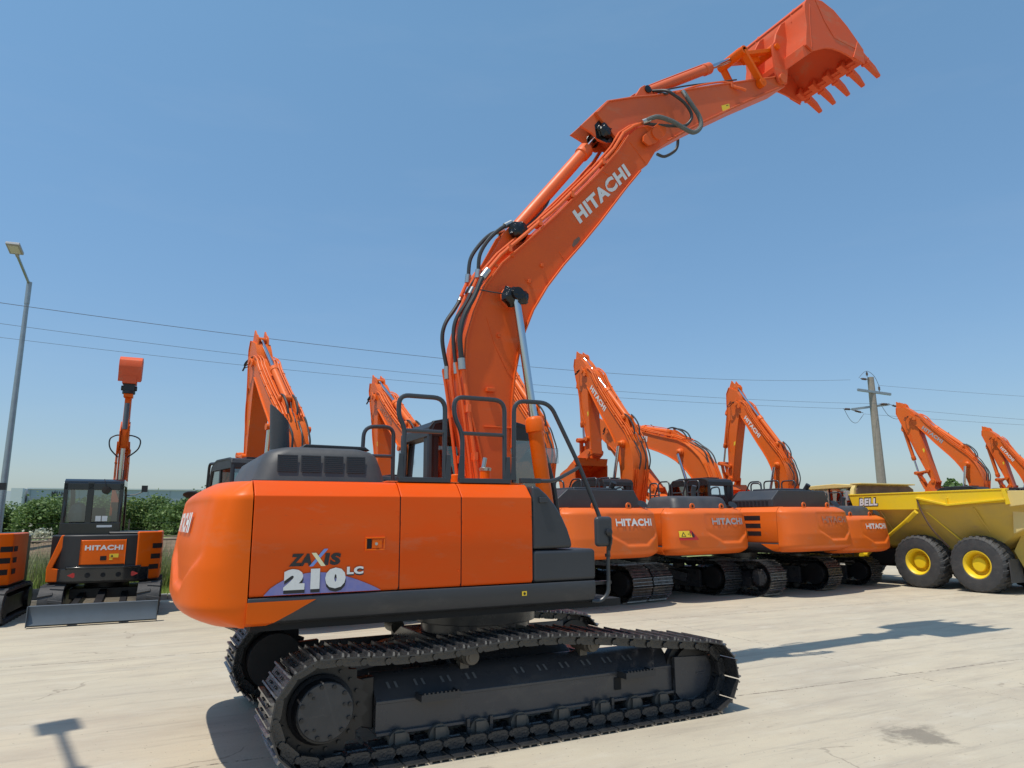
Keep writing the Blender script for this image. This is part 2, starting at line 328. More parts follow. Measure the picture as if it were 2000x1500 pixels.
    def build(s, name, material, parent=None, bevel=0.0, seg=2, sharp=32, shared=None):
        if name in SPLIT:
            return [q._build(name, material, parent, bevel, seg, sharp) for q in s.islands()][0]
        return s._build(name, material, parent, bevel, seg, sharp)
    def _build(s, name, material, parent=None, bevel=0.0, seg=2, sharp=32):
        me = bpy.data.meshes.new(name); me.from_pydata([tuple(v) for v in s.v], [], s.f)
        mats = material if isinstance(material, list) else [material]
        for mm in mats: me.materials.append(M[mm])
        me.polygons.foreach_set('use_smooth', [True]*len(me.polygons))
        if len(mats) > 1: me.polygons.foreach_set('material_index', s.mi)
        me.update(); me.set_sharp_from_angle(angle=R(sharp))
        return put(name, me, parent, bevel, seg)
def put(name, me, parent=None, bevel=0.0, seg=2):
    o = bpy.data.objects.new(name, me); C.objects.link(o)
    if parent: o.parent = parent
    if bevel > 0:
        b = o.modifiers.new('bevel', 'BEVEL'); b.width = bevel; b.segments = seg; b.limit_method = 'ANGLE'; b.angle_limit = R(35); b.harden_normals = True
    return o
def tag(o, label=None, cat=None, group=None, kind=None):
    if label: o['label'] = label
    if cat: o['category'] = cat
    if group: o['group'] = group
    if kind: o['kind'] = kind
    return o
def empty(name, loc, rz=0, scale=1.0):
    o = bpy.data.objects.new(name, None); C.objects.link(o); o.location = loc; o.rotation_euler = (0, 0, rz); o.scale = (scale,)*3; o.empty_display_size = 0.3
    return o
def kids(o): return [c for c in bpy.data.objects if c.parent == o]
def copy_tree(o, parent=None, index=None):
    if index is None:
        index = {}
        for c in bpy.data.objects:
            if c.parent: index.setdefault(c.parent.name, []).append(c)
    c = o.copy(); C.objects.link(c); c.parent = parent
    for ch in index.get(o.name, []): copy_tree(ch, c, index)
    return c
def smooth_path(pts, n=6):
    P = [Vector(p) for p in pts]; out = []
    for i in range(len(P)-1):
        a = P[max(i-1, 0)]; b = P[i]; c = P[i+1]; d = P[min(i+2, len(P)-1)]
        for k in range(n):
            t = k/n; out.append(0.5*((2*b)+(c-a)*t+(2*a-5*b+4*c-d)*t*t+(3*b-a-3*c+d)*t**3))
    return out+[P[-1]]
def fillet(pts, r, n=5):
    P = [Vector(p) for p in pts]; out = [P[0]]
    for i in range(1, len(P)-1):
        a = (P[i-1]-P[i]); b = (P[i+1]-P[i]); ra = min(r, a.length*.49, b.length*.49)
        p0 = P[i]+a.normalized()*ra; p1 = P[i]+b.normalized()*ra
        for k in range(n+1):
            t = k/n; out.append((1-t)**2*p0+2*t*(1-t)*P[i]+t*t*p1)
    return out+[P[-1]]

# lettering: the words as they stand on the machines, turned to mesh
_txt = {}
def text2d(s, bold, shear=0.0):
    key = (s, bold, shear)
    if key not in _txt:
        cu = bpy.data.curves.new('t', 'FONT'); cu.body = s; cu.offset = bold; cu.shear = shear; cu.resolution_u = 3; cu.space_character = 1.0+bold*2.4
        ob = bpy.data.objects.new('t', cu); C.objects.link(ob); bpy.context.view_layer.update()
        me = bpy.data.meshes.new_from_object(ob.evaluated_get(bpy.context.evaluated_depsgraph_get()))
        vs = [v.co.copy() for v in me.vertices]; fs = [tuple(p.vertices) for p in me.polygons]
        bpy.data.objects.remove(ob); bpy.data.curves.remove(cu); bpy.data.meshes.remove(me)
        x0 = min(v.x for v in vs); x1 = max(v.x for v in vs); y0 = min(v.y for v in vs); y1 = max(v.y for v in vs)
        _txt[key] = ([((v.x-x0)/(x1-x0), (v.y-y0)/(y1-y0)) for v in vs], fs)
    return _txt[key]
def lettering(name, s, fn, material, parent, bold=0.03, shear=0.0):
    """fn maps (u,v) in the unit box to a 3D point on the surface"""
    uv, fs = text2d(s, bold, shear)
    mb = MB(); mb.add([fn(u, v) for u, v in uv], fs); return mb.build(name, material, parent)
def quadfn(o, X, Y):
    o, X, Y = Vector(o), Vector(X), Vector(Y); return lambda u, v: o+X*u+Y*v
# ---------------------------------------------------------------- excavator
T0, B0, F0 = complex(2.45, 6.80), complex(5.02, 8.43), complex(0.10, 1.75)
K0 = complex(4.95, 8.95); L0 = complex(4.25, 8.67)
def sim(a, b, a2, b2):
    k = (b2-a2)/(b-a); return lambda z: a2+(z-a)*k
def mapxz(fn):
    def g(v):
        z = fn(complex(v[0], v[2])); return (z.real, v[1], z.imag)
    return g
BOOM_BACK = [(-0.02, 1.95), (-0.03, 2.272), (-0.09, 2.574), (-0.19, 2.95), (-0.235, 3.2), (-0.253, 3.42), (-0.237, 3.739), (-0.149, 4.05), (-0.021, 4.36), (0.19, 4.663), (0.495, 4.962), (0.905, 5.374), (1.507, 6.028), (1.848, 6.443), (2.02, 6.70), (2.18, 6.86), (2.36, 6.95)]
BOOM_FRONT = [(2.50, 6.93), (2.60, 6.80), (2.567, 6.70), (2.345, 6.356), (2.208, 6.235), (1.976, 5.954), (1.559, 5.411), (1.274, 5.062), (1.016, 4.763), (0.789, 4.466), (0.60, 4.16), (0.49, 3.90), (0.42, 3.68), (0.36, 3.40), (0.325, 3.10), (0.316, 2.588), (0.319, 2.30), (0.29, 1.90), (0.24, 1.66), (0.10, 1.58), (0.0, 1.68)]
ARM = [(1.60, 6.95), (1.787, 7.164), (2.212, 7.346), (2.63, 7.50), (2.93, 7.637), (3.659, 7.952), (4.30, 8.215), (4.878, 8.447), (5.02, 8.53), (5.12, 8.48), (5.12, 8.37), (5.0, 8.30), (4.241, 7.836), (3.31, 7.233), (2.75, 6.84), (2.55, 6.68), (2.35, 6.62), (2.1, 6.64), (1.9, 6.68)]
BSIDE = [(5.145, 8.81), (5.17, 9.0), (5.20, 9.144), (5.188, 9.38), (5.195, 9.52), (5.25, 9.62), (5.42, 9.70), (5.608, 9.723), (5.865, 9.653), (6.147, 9.469), (6.36, 9.28), (6.43, 9.10), (6.44, 8.90), (6.25, 8.915), (6.08, 8.945), (5.92, 8.955), (5.75, 8.945), (5.592, 8.905), (5.44, 8.83), (5.281, 8.751)]
BSHELL = [(5.145, 8.81), (5.17, 9.0), (5.20, 9.144), (5.188, 9.38), (5.195, 9.52), (5.25, 9.62), (5.42, 9.70), (5.608, 9.723), (5.865, 9.653), (6.147, 9.469), (6.36, 9.28), (6.44, 9.12), (6.47, 8.98)]

def offset_path(pts, d):
    out = []
    for i in range(len(pts)):
        a = Vector(pts[max(i-1, 0)]); b = Vector(pts[min(i+1, len(pts)-1)]); t = (b-a).normalized()
        out.append((pts[i][0]-t.y*d, pts[i][1]+t.x*d))
    return out
def ribbon(mb, pts, d, y0, y1):
    """strip of plate following pts (x,z), thickness d to the left, from y0 to y1"""
    q = offset_path(pts, d); n = len(pts); vs = []
    for i in range(n):
        for y in (y0, y1):
            vs.append((pts[i][0], y, pts[i][1])); vs.append((q[i][0], y, q[i][1]))
    fs = []
    for i in range(n-1):
        a = 4*i; b = a+4
        fs += [(a, b, b+2, a+2), (a+1, a+3, b+3, b+1), (a, a+1, b+1, b), (a+2, b+2, b+3, a+3)]
    fs += [(0, 2, 3, 1), (4*n-4, 4*n-3, 4*n-1, 4*n-2)]
    mb.add(vs, fs)

_mesh = {}
BG = [False]
def part(key, name, fn, material, parent, bevel=0.0, seg=2, sharp=32):
    # build once per key, share the mesh afterwards
    if BG[0] and material in ('orange', 'orange_top'):
        material = 'orange_bg'; key = (key, 1)
    if key in _mesh: return [put(name, me, parent, bevel, seg) for me in _mesh[key]][0]
    mb = MB(); fn(mb)
    os_ = [q._build(name, material, parent, bevel, seg, sharp) for q in (mb.islands() if name in SPLIT else [mb])]
    _mesh[key] = [o.data for o in os_]; return os_[0]

# --- undercarriage
def track_loop():
    P = []
    for a in range(270, 89, -12): P.append((-1.835+0.40*math.cos(R(a)), 0.435+0.405*math.sin(R(a))))
    P += [(-1.63, 0.825), (-1.23, 0.80), (-0.8, 0.81), (-0.33, 0.845), (0.16, 0.84), (0.70, 0.79), (1.27, 0.715)]
    for a in range(96, -91, -12): P.append((1.83+0.315*math.cos(R(a)), 0.345+0.315*math.sin(R(a))))
    return P
def resample(P, n):
    P = [Vector(p) for p in P]; Q = P+[P[0]]; L = [0]
    for i in range(len(P)): L.append(L[-1]+(Q[i+1]-Q[i]).length)
    out = []
    for k in range(n):
        s = L[-1]*k/n; i = max(j for j in range(len(P)) if L[j] <= s+1e-9); t = (s-L[i])/(L[i+1]-L[i]); out.append(Q[i].lerp(Q[i+1], t))
    return out, L[-1]/n
NSH = 49
def shoe_mesh(mb):
    p = 0.188; w = 0.30
    # plate with its three grouser bars: section along x (travel), z outward
    sec = [(-p/2+.004, 0), (p/2-.002, 0), (p/2-.004, .012), (-p/2+.006, .012)]
    mb.prism(sec, -w, w, 'y')
    mb.cur = 1
    for x, h in ((p/2-.013, .040), (0, .030), (-p/2+.020, .032)): mb.prism([(x-.010, .0105), (x+.010, .0105), (x+.0065, h), (x-.0065, h)], -w+.002, w-.002, 'y')
    mb.cur = 0
    for y in (-.10, .10):                    # chain links and bolts
        mb.prism([(-p*.44, -.03), (-p*.30, -.002), (p*.28, -.002), (p*.40, -.03), (p*.47, -.06), (p*.40, -.085), (-p*.26, -.085), (-p*.46, -.06)], y-.022+(.012 if y > 0 else -.012), y+.022+(.012 if y > 0 else -.012), 'y')
    mb.cyl((p*.5, -.15, -.055), (p*.5, .15, -.055), .026, n=8)
    for x in (-.036, .036):
        for y in (-.135, -.085, .085, .135): mb.cyl((x, y, .012), (x, y, .028), .010, n=6)
def one_track(parent, ysign, rusty=False, separate=False):
    pts, pitch = resample(track_loop(), NSH)
    mb0 = MB(); shoe_mesh(mb0); mt = 'rusty' if rusty else 'track'
    def place(i):
        a = pts[i]; b = pts[(i+1) % NSH]; d = (b-a).normalized(); ctr = (a+b)/2
        nx = Vector((-d.y, d.x))     # outward: loop runs clockwise seen from -y
        return ctr, d, nx
    y0 = ysign*1.195
    if not separate:
        key = 'track_mesh%d%d' % (ysign, rusty)
        if key not in _mesh:
            mb = MB()
            for i in range(NSH):
                c, d, nx = place(i)
                k0 = len(mb.mi); mb.join(mb0, lambda v: (c.x+d.x*v[0]+nx.x*v[2], y0+v[1], c.y+d.y*v[0]+nx.y*v[2])); mb.mi[k0:] = mb0.mi
            o = mb.build('track', [mt, 'worn_glint'], parent); _mesh[key] = o.data; return o
        return put('track', _mesh[key], parent)
    mb = MB(); ip = [(p.x, p.y) for p in pts]
    inner = []
    for i in range(NSH):
        c, d, nx = place(i); inner.append((c.x-nx.x*.06, c.y-nx.y*.06))
    mb.tube([(x, y0, z) for x, z in inner], .018, 6, closed=True)
    tr = mb.build('track', mt, parent)
    me = None
    for i in range(NSH):
        c, d, nx = place(i)
        if me is None: o = mb0.build('track_shoe', [mt, 'worn_glint'], tr); me = o.data
        else: o = put('track_shoe', me, tr)
        o.matrix_local = Matrix(((d.x, 0, nx.x, c.x), (0, 1, 0, y0), (d.y, 0, nx.y, c.y), (0, 0, 0, 1)))
    return tr
def undercarriage(par, detail, rusty=False):
    fm = 'frame' if not rusty else 'black'
    for s in (-1, 1):
        one_track(par, s, rusty, separate=detail)
        def fr(mb, s=s):
            yo, yi = s*1.15, s*0.90
            mb.prism([(yo, .17), (yo, .42), (s*1.02, .55), (s*0.93, .60), (yi, .60), (yi, .17)], -1.38, 1.60, 'x')
            mb.box(-1.38, 1.60, min(yo, s*1.185), max(yo, s*1.185), .165, .19)
            mb.box(-1.38, 1.60, min(yo, s*1.158), max(yo, s*1.158), .395, .42)
        part('mb%d' % s, 'motor_bracket', lambda mb: mb.prism([(-1.75, .30), (-1.75, .58), (-1.38, .60), (-1.38, .20)], *sorted((s*.98, s*1.08))), 'black', par, .01)
        f = part('sf%d%s' % (s, fm), 'side_frame', fr, fm, par, .008)
        def gd(mb, s=s):
            a, b = sorted((s*1.205, s*1.165)); mb.prism([(1.60, .50), (2.12, .475), (2.14, .15), (1.98, .04), (1.70, .05), (1.60, .17)], a, b); mb.box(1.605, 2.10, a+.002*s, b+.002*s, .47, .478) if 0 else None; a, b = sorted((s*1.163, s*.98)); mb.box(1.61, 1.75, a, b, .10, .48)
            a, b = sorted((s*1.212, s*1.206)); mb.box(1.86, 1.99, a, b, .315, .335)
        part('gd%d%s' % (s, fm), 'idler_guard', gd, fm, par, .012)
        def sp(mb, s=s):
            c = (-1.835, s*1.40, .455); ax = (0, s, 0)
            mb.lathe([(.001, -.55), (.27, -.55), (.27, -.30), (.25, -.24), (.25, -.14), (.225, -.12), (.22, -.06), (.21, -.02)], (-1.835, s*1.40, .44), ax, 36)
            teeth = []
            for i in range(42):
                a = 2*math.pi*i/42; r = .375 if i % 2 else .335; teeth.append((-1.835+r*math.cos(a), .44+r*math.sin(a)))
            a, b = sorted((s*1.17, s*1.22)); mb.prism(teeth, a, b)
            for i in range(18):
                a = 2*math.pi*i/18; mb.cyl((-1.835+.292*math.cos(a), s*1.221, .44+.292*math.sin(a)), (-1.835+.292*math.cos(a), s*1.240, .44+.292*math.sin(a)), .015, n=6)
        spk = part('sp%d%s' % (s, fm), 'sprocket', sp, 'black', par, 0)
        def hc(mb, s=s):
            mb.lathe([(.207, 0), (.207, .018), (.200, .026), (0.001, .030)], (-1.835, s*1.385, .455), (0, s, 0), 40)
        hcv = part('hc%d' % s, 'hub_cover', hc, 'hub', spk, 0)
        def bo(mb, s=s):
            for i in range(12):
                a = 2*math.pi*(i+.4)/12; x = -1.835+.180*math.cos(a); z = .455+.180*math.sin(a)
                mb.cyl((x, s*1.410, z), (x, s*1.428, z), .016, n=6)
            for i, (rr, da) in enumerate(((.14, .3), (.14, 2.3), (.14, 4.1))):
                mb.cyl((-1.835+rr*math.cos(da), s*1.413, .455+rr*math.sin(da)), (-1.835+rr*math.cos(da), s*1.422, .455+rr*math.sin(da)), .011, n=6)
        part('bo%d' % s, 'hub_bolt', bo, 'black', spk, 0)
        def idl(mb, s=s):
            mb.lathe([(.19, -.09), (.235, -.09), (.235, -.045), (.29, -.04), (.29, .04), (.235, .045), (.235, .09), (.19, .09)], (1.83, s*1.10, .345), (0, 1, 0), 32)
        part('id%d' % s, 'idler_wheel', idl, 'black', par, 0)
        def rol(mb, dx=0):
            pass
        for k, x in enumerate((-1.20, -0.86, -0.50, -0.12, 0.30, 0.74, 1.10, 1.42)):
            key = 'rol%d' % s
            def rl(mb, s=s):
                mb.lathe([(.04, -.12), (.088, -.12), (.088, -.08), (.07, -.07), (.07, .07), (.088, .08), (.088, .12), (.05, .125), (.048, .14)], (0, 0, 0), (0, 1, 0), 20)
                a, b = sorted((s*.125, s*.15)); mb.box(-.045, .045, a, b, -.04, .07)
            o = part(key, 'track_roller', rl, 'roller', par); o.location = (x, s*1.095, .118)
        for x in (-0.55, 0.68):
            def ur(mb, s=s):
                mb.lathe([(.03, -.20), (.075, -.20), (.075, .06), (.062, .08), (.062, .115), (.04, .12), (.04, .13), (.001, .13)], (0, 0, 0), (0, s, 0), 22)
                mb.box(-.04, .04, -.03-.12*s-.03, .03-.12*s, -.12, .0)
            o = part('ur%d' % s, 'carrier_roller', ur, 'roller', par); o.location = (x, s*1.06, .685)
        for x in (-0.50, 0.74):
            def gg(mb, s=s):
                arc = [(.115*math.cos(R(a))*1.05, .125*math.sin(R(a))) for a in range(180, 361, 15)]
                arc2 = [(.085*math.cos(R(a))*1.05, .085*math.sin(R(a))) for a in range(360, 179, -15)]
                a, b = sorted((s*.19, s*.225)); mb.prism([(p[0], p[1]) for p in arc+arc2], a, b)
                mb.box(-.12, -.09, a, b, 0, .07); mb.box(.09, .12, a, b, 0, .07)
            o = part('gg%d%s' % (s, fm), 'chain_guide', gg, 'hub', par, .004); o.location = (x, s*1.0, .145)
        for x0, x1, z in ((-1.06, -0.70, .405), (0.95, 1.29, .375)):
            def stp(mb, s=s):
                a, b = sorted((s*1.152, s*1.30)); mb.box(-.17, .17, a, b, 0, .012)
                a, b = sorted((s*1.29, s*1.302)); mb.box(-.17, .17, a, b, .012, .055)
                for q in (-1, 1):
                    a, b = sorted((s*1.152, s*1.29)); mb.box(q*.164-.006, q*.164+.006, a, b, .012, .055)
                for i in range(9):
                    a, b = sorted((s*1.288, s*1.304)); mb.box(-.15+i*.036, -.135+i*.036, a, b, .055, .068)
            o = part('stp%d%s' % (s, fm), 'step', stp, 'hub', f); o.location = ((x0+x1)/2, 0, z)
        if detail and s < 0:
            mb = MB(); mb.box(.915, .985, -1.1625, -1.1605, .26, .37); mb.build('access_hole', 'dark', f)
            mb = MB()
            for i in range(11):
                if i in (4,): continue
                for dx in (0, .065):
                    x = -1.25+i*.235+dx; mb.prism([(-1.077, .506), (-1.077+.0, .506)], 0, 0) if False else None
                    a = Vector((x, -1.088, .4935)); b = Vector((x-.012, -1.040, .5355)); n = Vector((0, -.66, .75))*.003
                    w = Vector((.011, 0, 0)); mb.add([a-w+n, a+w+n, b+w+n, b-w+n], [(0, 1, 2, 3)])
            mb.build('drain_slot', 'slot', f)
    def xf_(mb):
        mb.prism([(-.90, .30), (-.90, .58), (-.55, .74), (.55, .74), (.90, .58), (.90, .30), (.5, .42), (-.5, .42)], -.62, .62, 'x')
        for sx in (-1, 1):
            for sy in (-1, 1): mb.obox((sx*.35, sy*.35, .60), (sx*1.05, sy*.80, .40), .30, .22)
        mb.cyl((0, 0, .74), (0, 0, .84), .56, n=40); mb.cyl((0, 0, .84), (0, 0, .97), .62, n=40)
        mb.cyl((0, 0, .97), (0, 0, 1.03), .55, n=40)
    part('xfr'+fm, 'centre_frame', xf_, fm, par, .01)

# --- counterweight: plan curve, rounded top and bottom, sculpted recess at the right of the rear face
def sm(a, b, x):
    t = min(max((x-a)/(b-a), 0), 1); return t*t*(3-2*t)
def cw_surface(t, z, dent=True, zoff=0.0):
    """t in 0..1 from the right seam to the left seam"""
    z0, z1 = 1.07, 2.147
    it = max((z-1.50)/(z1-1.50), 0); i2 = max((z-2.0)/(z1-2.0), 0); ib = max((1.24-z)/(1.24-z0), 0)
    ins = .075*it+.11*i2**2+.15*ib**2.2; yin = .095*max((z-2.03)/(z1-2.03), 0)+.06*ib**2.2
    a = math.pi*t; c = math.cos(a); sgn = 1 if c >= 0 else -1
    y = -1.355*sgn*abs(c)**(2/4.2)*(1-yin); dep = .46*abs(math.sin(a))**(2/2.6)
    x = -2.425-max(dep-ins*1.35*min(dep/.25, 1), 0)
    if dent:
        # recess under the lettering
        zz = z; lo = 1.32+.10*0; hi = 2.02
        yw0 = -1.16-.0+.35*sm(1.62, 1.32, zz); yw1 = 0.30-.50*sm(1.62, 1.32, zz)
        k = sm(yw0-.07, yw0+.05, y)*(1-sm(yw1-.05, yw1+.07, y))*sm(lo, lo+.05, zz)*(1-sm(hi-.04, hi+.02, zz))
        k2 = k*(0.35+0.65*sm(1.70, 1.45, zz))
        x += .040*k2
    return x, y, z
def cw_mesh(mb, dent=True):
    ts = [i/79 for i in range(80)]
    for k in range(1, 60):
        q = 1-2*k/60*1.0; q2 = abs(q)**2.1; ts.append(math.acos(q2 if q > 0 else -q2)/math.pi)
    ts = sorted(set(round(t, 5) for t in ts)); nu, nv = len(ts), 44; pts = []
    for i in range(nu):
        t = ts[i]
        for j in range(nv): z = 1.07+(2.147-1.07)*j/(nv-1); pts.append(cw_surface(t, z, dent))
    mb.grid(pts, nu, nv)
    top = [i*nv+nv-1 for i in range(nu)]; bot = [i*nv for i in range(nu)]
    o = len(mb.v)
    mb.f.append(tuple(top[::-1])); mb.mi.append(0); mb.f.append(tuple(bot)); mb.mi.append(0)
    mb.f.append(tuple([j for j in range(nv)]+[(nu-1)*nv+j for j in range(nv)][::-1])); mb.mi.append(0)
def cw_fn(y0, z0, wid, hei, dent=True):
    import bisect
    tab = [(cw_surface(i/600, z0+hei/2, dent)[1], i/600) for i in range(601)]
    tab.sort(); ys = [a for a, b in tab]; ts = [b for a, b in tab]
    def fn(u, v):
        y = y0-wid*u; k = min(max(bisect.bisect(ys, y), 1), 600); f = (y-ys[k-1])/max(ys[k]-ys[k-1], 1e-9)
        t = ts[k-1]+(ts[k]-ts[k-1])*f; x, yy, z = cw_surface(t, z0+hei*v, dent)
        return (x-.018, yy-(.004 if y < -1 else 0), z)
    return fn

def door_section(x0, x1, zb, s, mb, th=.04):
    """body side panel with its chamfered top, s = -1 right, +1 left"""
    o = [(1.340, zb), (1.358, zb+.03), (1.360, 1.75), (1.355, 2.03), (1.262, 2.128), (1.225, 2.150), (1.05, 2.156)]
    i = [(1.05, 2.125), (1.21, 2.12), (1.315, 2.01), (1.318, 1.75), (1.315, zb)]
    mb.prism([(s*a, b) for a, b in o+i], x0, x1, 'x')
def upper_body(par, cfg):
    main = cfg.get('main')
    # deck and skirts
    def deck(mb):
        mb.box(-2.38, .95, -1.25, 1.25, 1.035, 1.10); mb.box(-2.40, -.08, -1.30, 1.30, 1.12, 2.05)
        mb.box(-.08, .60, -1.30, -.45, 1.12, 1.50); mb.box(-.1, 1.1, .36, 1.30, 1.10, 1.14)
        mb.box(-.3, .5, -.30, .30, 1.10, 1.55)
    part('deck', 'deck_frame', deck, 'dark', par)
    for s in (-1, 1):
        def sk(mb, s=s):
            sec = [(s*1.362, 1.285), (s*1.368, 1.26), (s*1.362, 1.17), (s*1.335, 1.11), (s*1.27, 1.085), (s*1.2, 1.085), (s*1.2, 1.275), (s*1.33, 1.285)]
            mb.prism(sec, -2.422, .60 if s < 0 else 1.25, 'x')
        part('skirt%d' % s, 'side_skirt', sk, 'grey', par, .01)
        def wd(mb, s=s):
            a = MB(); sec = [(s*1.373, 1.258), (s*1.368, 1.17), (s*1.341, 1.105), (s*1.272, 1.078), (s*1.19, 1.076), (s*1.19, 1.2)]
            if s > 0: sec = sec[::-1]
            vs = []; n = len(sec)
            for x0, sl in ((-2.425, 0), (-1.93, 1)):
                for y, z in sec: vs.append((x0-(sl*(1.26-z)*1.9), y, z))
            a.add(vs, [tuple(range(n)), tuple(range(n, 2*n))[::-1]]+[(i, i+n, (i+1) % n+n, (i+1) % n) for i in range(n)])
            mb.join(a)
        if s < 0 or not main: part('wedge%d' % s, 'lower_panel', wd, 'orange', par)
    seams = [(-2.415, -1.282), (-1.274, -.741), (-.733, -.055)]
    for k, (a, b) in enumerate(seams):
        d = part('doorR%d' % k, 'engine_door' if k < 2 else 'tank_cover', lambda mb: door_section(a, b, 1.292, -1, mb), 'orange_shaded' if main else 'orange_bg', par, .006, 2)
        if main:
            mb = MB(); mb.box(b+.0008, b+.0072, -1.352, -1.30, 1.30, 2.03); mb.build('door_seal', 'dark', d)
            for zz in (1.42, 1.90):
                mb = MB(); mb.cyl((b-.022, -1.3608, zz), (b-.022, -1.3645, zz), .008, n=8); mb.build('door_bolt', 'orange_shaded', d)
        if main and k == 0:
            mb = MB(); z0 = 1.605; mb.box(-1.565, -1.405, -1.372, -1.360, z0, z0+.012); mb.box(-1.565, -1.405, -1.372, -1.360, z0+.093, z0+.105)
            mb.box(-1.565, -1.553, -1.372, -1.360, z0+.013, z0+.092); mb.box(-1.417, -1.405, -1.372, -1.360, z0+.013, z0+.092)
            mb.box(-1.51, -1.43, -1.370, -1.360, z0+.018, z0+.087); h = mb.build('door_handle', 'orange', d, .003)
            mb = MB(); mb.box(-1.553, -1.513, -1.3635, -1.3615, z0+.014, z0+.091); mb.build('handle_recess', 'dark', h)
            mb = MB(); mb.cyl((-1.478, -1.370, z0+.052), (-1.478, -1.376, z0+.052), .012, n=14); mb.build('lock', 'steel', h)
            Y = -1.3635
            z = 1.500
            lettering('lettering_zaxis_black', 'ZA', quadfn((-2.145, Y, z+.004), (.17, 0, .0), (0, 0, .092)), 'ink', d, .06, .2)
            lettering('lettering_zaxis_black', 'IS', quadfn((-1.885, Y, z+.004), (.13, 0, .0), (0, 0, .092)), 'ink', d, .06, .1)
            mb = MB(); mb.add([(-1.995, Y-.0010, z), (-1.965, Y-.0010, z), (-1.855, Y-.0010, z+.128), (-1.885, Y-.0010, z+.128)], [(0, 1, 2, 3)]); mb.build('lettering_stroke', 'lightblue', d)
            mb = MB(); mb.add([(-1.905, Y-.0020, z), (-1.870, Y-.0020, z), (-1.945, Y-.0020, z+.100), (-1.98, Y-.0020, z+.100)], [(0, 1, 2, 3)]); mb.build('lettering_stroke', 'cream', d)
            # blue hill decal, black drop letters, white letters, each a hair further out
            hill = [(-2.315, 1.300)]+[(-2.315+.885*i/20, 1.300+.155*math.sin(math.pi*min(max((i/20)**.8, 0), 1))**.9) for i in range(1, 20)]+[(-1.43, 1.300)]
            mb = MB(); mb.add([(x, Y-.0005, zz) for x, zz in hill], [tuple(range(len(hill)))]); mb.build('hill_decal', 'blue', d)
            lettering('lettering_shadow', '210', quadfn((-2.175, Y-.0030, 1.305), (.465, 0, 0), (0, 0, .155)), 'ink', d, .085, .0)
            lettering('lettering', '210', quadfn((-2.178, Y-.0042, 1.330), (.465, 0, 0), (0, 0, .155)), 'white', d, .085, .0)
            lettering('lettering_shadow', 'LC', quadfn((-1.702, Y-.0030, 1.419), (.130, 0, 0), (0, 0, .058)), 'ink', d, .06)
            lettering('lettering', 'LC', quadfn((-1.705, Y-.0042, 1.430), (.130, 0, 0), (0, 0, .058)), 'white', d, .06)
    if main:
        mb = MB(); mb.box(-.17, -.125, -1.3755, -1.370, 1.188, 1.225); mb.build('sticker', 'yellowtag', par)
        mb = MB(); mb.cyl((-.1475, -1.3755, 1.206), (-.1475, -1.377, 1.206), .012, n=14); mb.build('sticker_mark', 'ink', par)
    # left side
    if not main:
        d = part('doorL0', 'engine_door', lambda mb: door_section(-2.415, -1.32, 1.292, 1, mb), 'orange', par, .006)
        def vent(mb):
            for i in range(3): mb.box(-1.95+.0, -1.40, 1.358, 1.364, 1.45+i*.19, 1.45+i*.19+.11)
        part('ventL', 'side_vent', vent, 'black', d)
        part('doorL1', 'engine_door', lambda mb: door_section(-1.31, -.42, 1.292, 1, mb), 'orange', par, .006)
    # counterweight
    cw = part('cw%d' % bool(cfg.get('plain')), 'counterweight', lambda mb: cw_mesh(mb), 'orange', par, 0, sharp=40)
    tm = cfg.get('text', 'white')
    if tm: lettering('lettering', 'HITACHI', cw_fn(.28 if main else .10, 1.755, 1.10, .160), tm, cw, .05)
    if cfg.get('warning'):
        for yy, w in ((1.16, .52), (-1.20, .12)):
            fn = cw_fn(yy, 1.42, w, .22)
            def g(u, v, e=0.0):
                x, y, z = fn(u, v); return (x-e, y, z)
            N = 8
            def patch(name, mt, poly, e):
                # poly in uv, cut into strips so that it follows the curve
                mb = MB(); us = [i/N for i in range(N+1)]
                for i in range(N):
                    a, b = us[i], us[i+1]
                    def lim(u, which):
                        lo, hi = poly(u); return lo if which == 0 else hi
                    if lim((a+b)/2, 1) <= lim((a+b)/2, 0): continue
                    mb.add([g(a, lim(a, 0), e), g(b, lim(b, 0), e), g(b, lim(b, 1), e), g(a, lim(a, 1), e)], [(0, 1, 2, 3)])
                if mb.f: mb.build(name, mt, cw)
            patch('reflector', 'red', lambda u: (0, 1-max(u-.62, 0)*2.6), .002)
            patch('warning_sign', 'yellowtag', lambda u: (.28, .95) if u <= .58 else (.28, .28), .004)
            if w > .3:
                patch('sign_mark', 'ink', lambda u: (.28+0*u, .95-max(u-.62, 0)*3.5) if u > .57 else (0, 0), .004)
                tri = MB(); P = [(.08, .36), (.30, .36), (.19, .86)]; q = [(.12, .41), (.26, .41), (.19, .72)]
                tri.add([g(*p, .0055) for p in P]+[g(*p, .0055) for p in q], [(0, 1, 4, 3), (1, 2, 5, 4), (2, 0, 3, 5)]); tri.build('sign_mark', 'ink', cw)
                tri = MB(); tri.add([g(.50, .40, .0055), g(.53, .40, .0055), g(.53, .85, .0055), g(.50, .85, .0055), g(.40, .58, .0055), g(.47, .58, .0055), g(.47, .64, .0055), g(.40, .64, .0055)], [(0, 1, 2, 3), (4, 5, 6, 7)]); tri.build('sign_mark', 'ink', cw)
    # top plates
    def top(mb):
        mb.box(-2.42, -.06, -1.048, 1.2, 2.10, 2.148)
        if main: mb.box(-1.35, -.06, -1.20, -.9, 2.157, 2.166)
    part('top%d' % bool(main), 'top_plate', top, 'orange_top', par, .004)
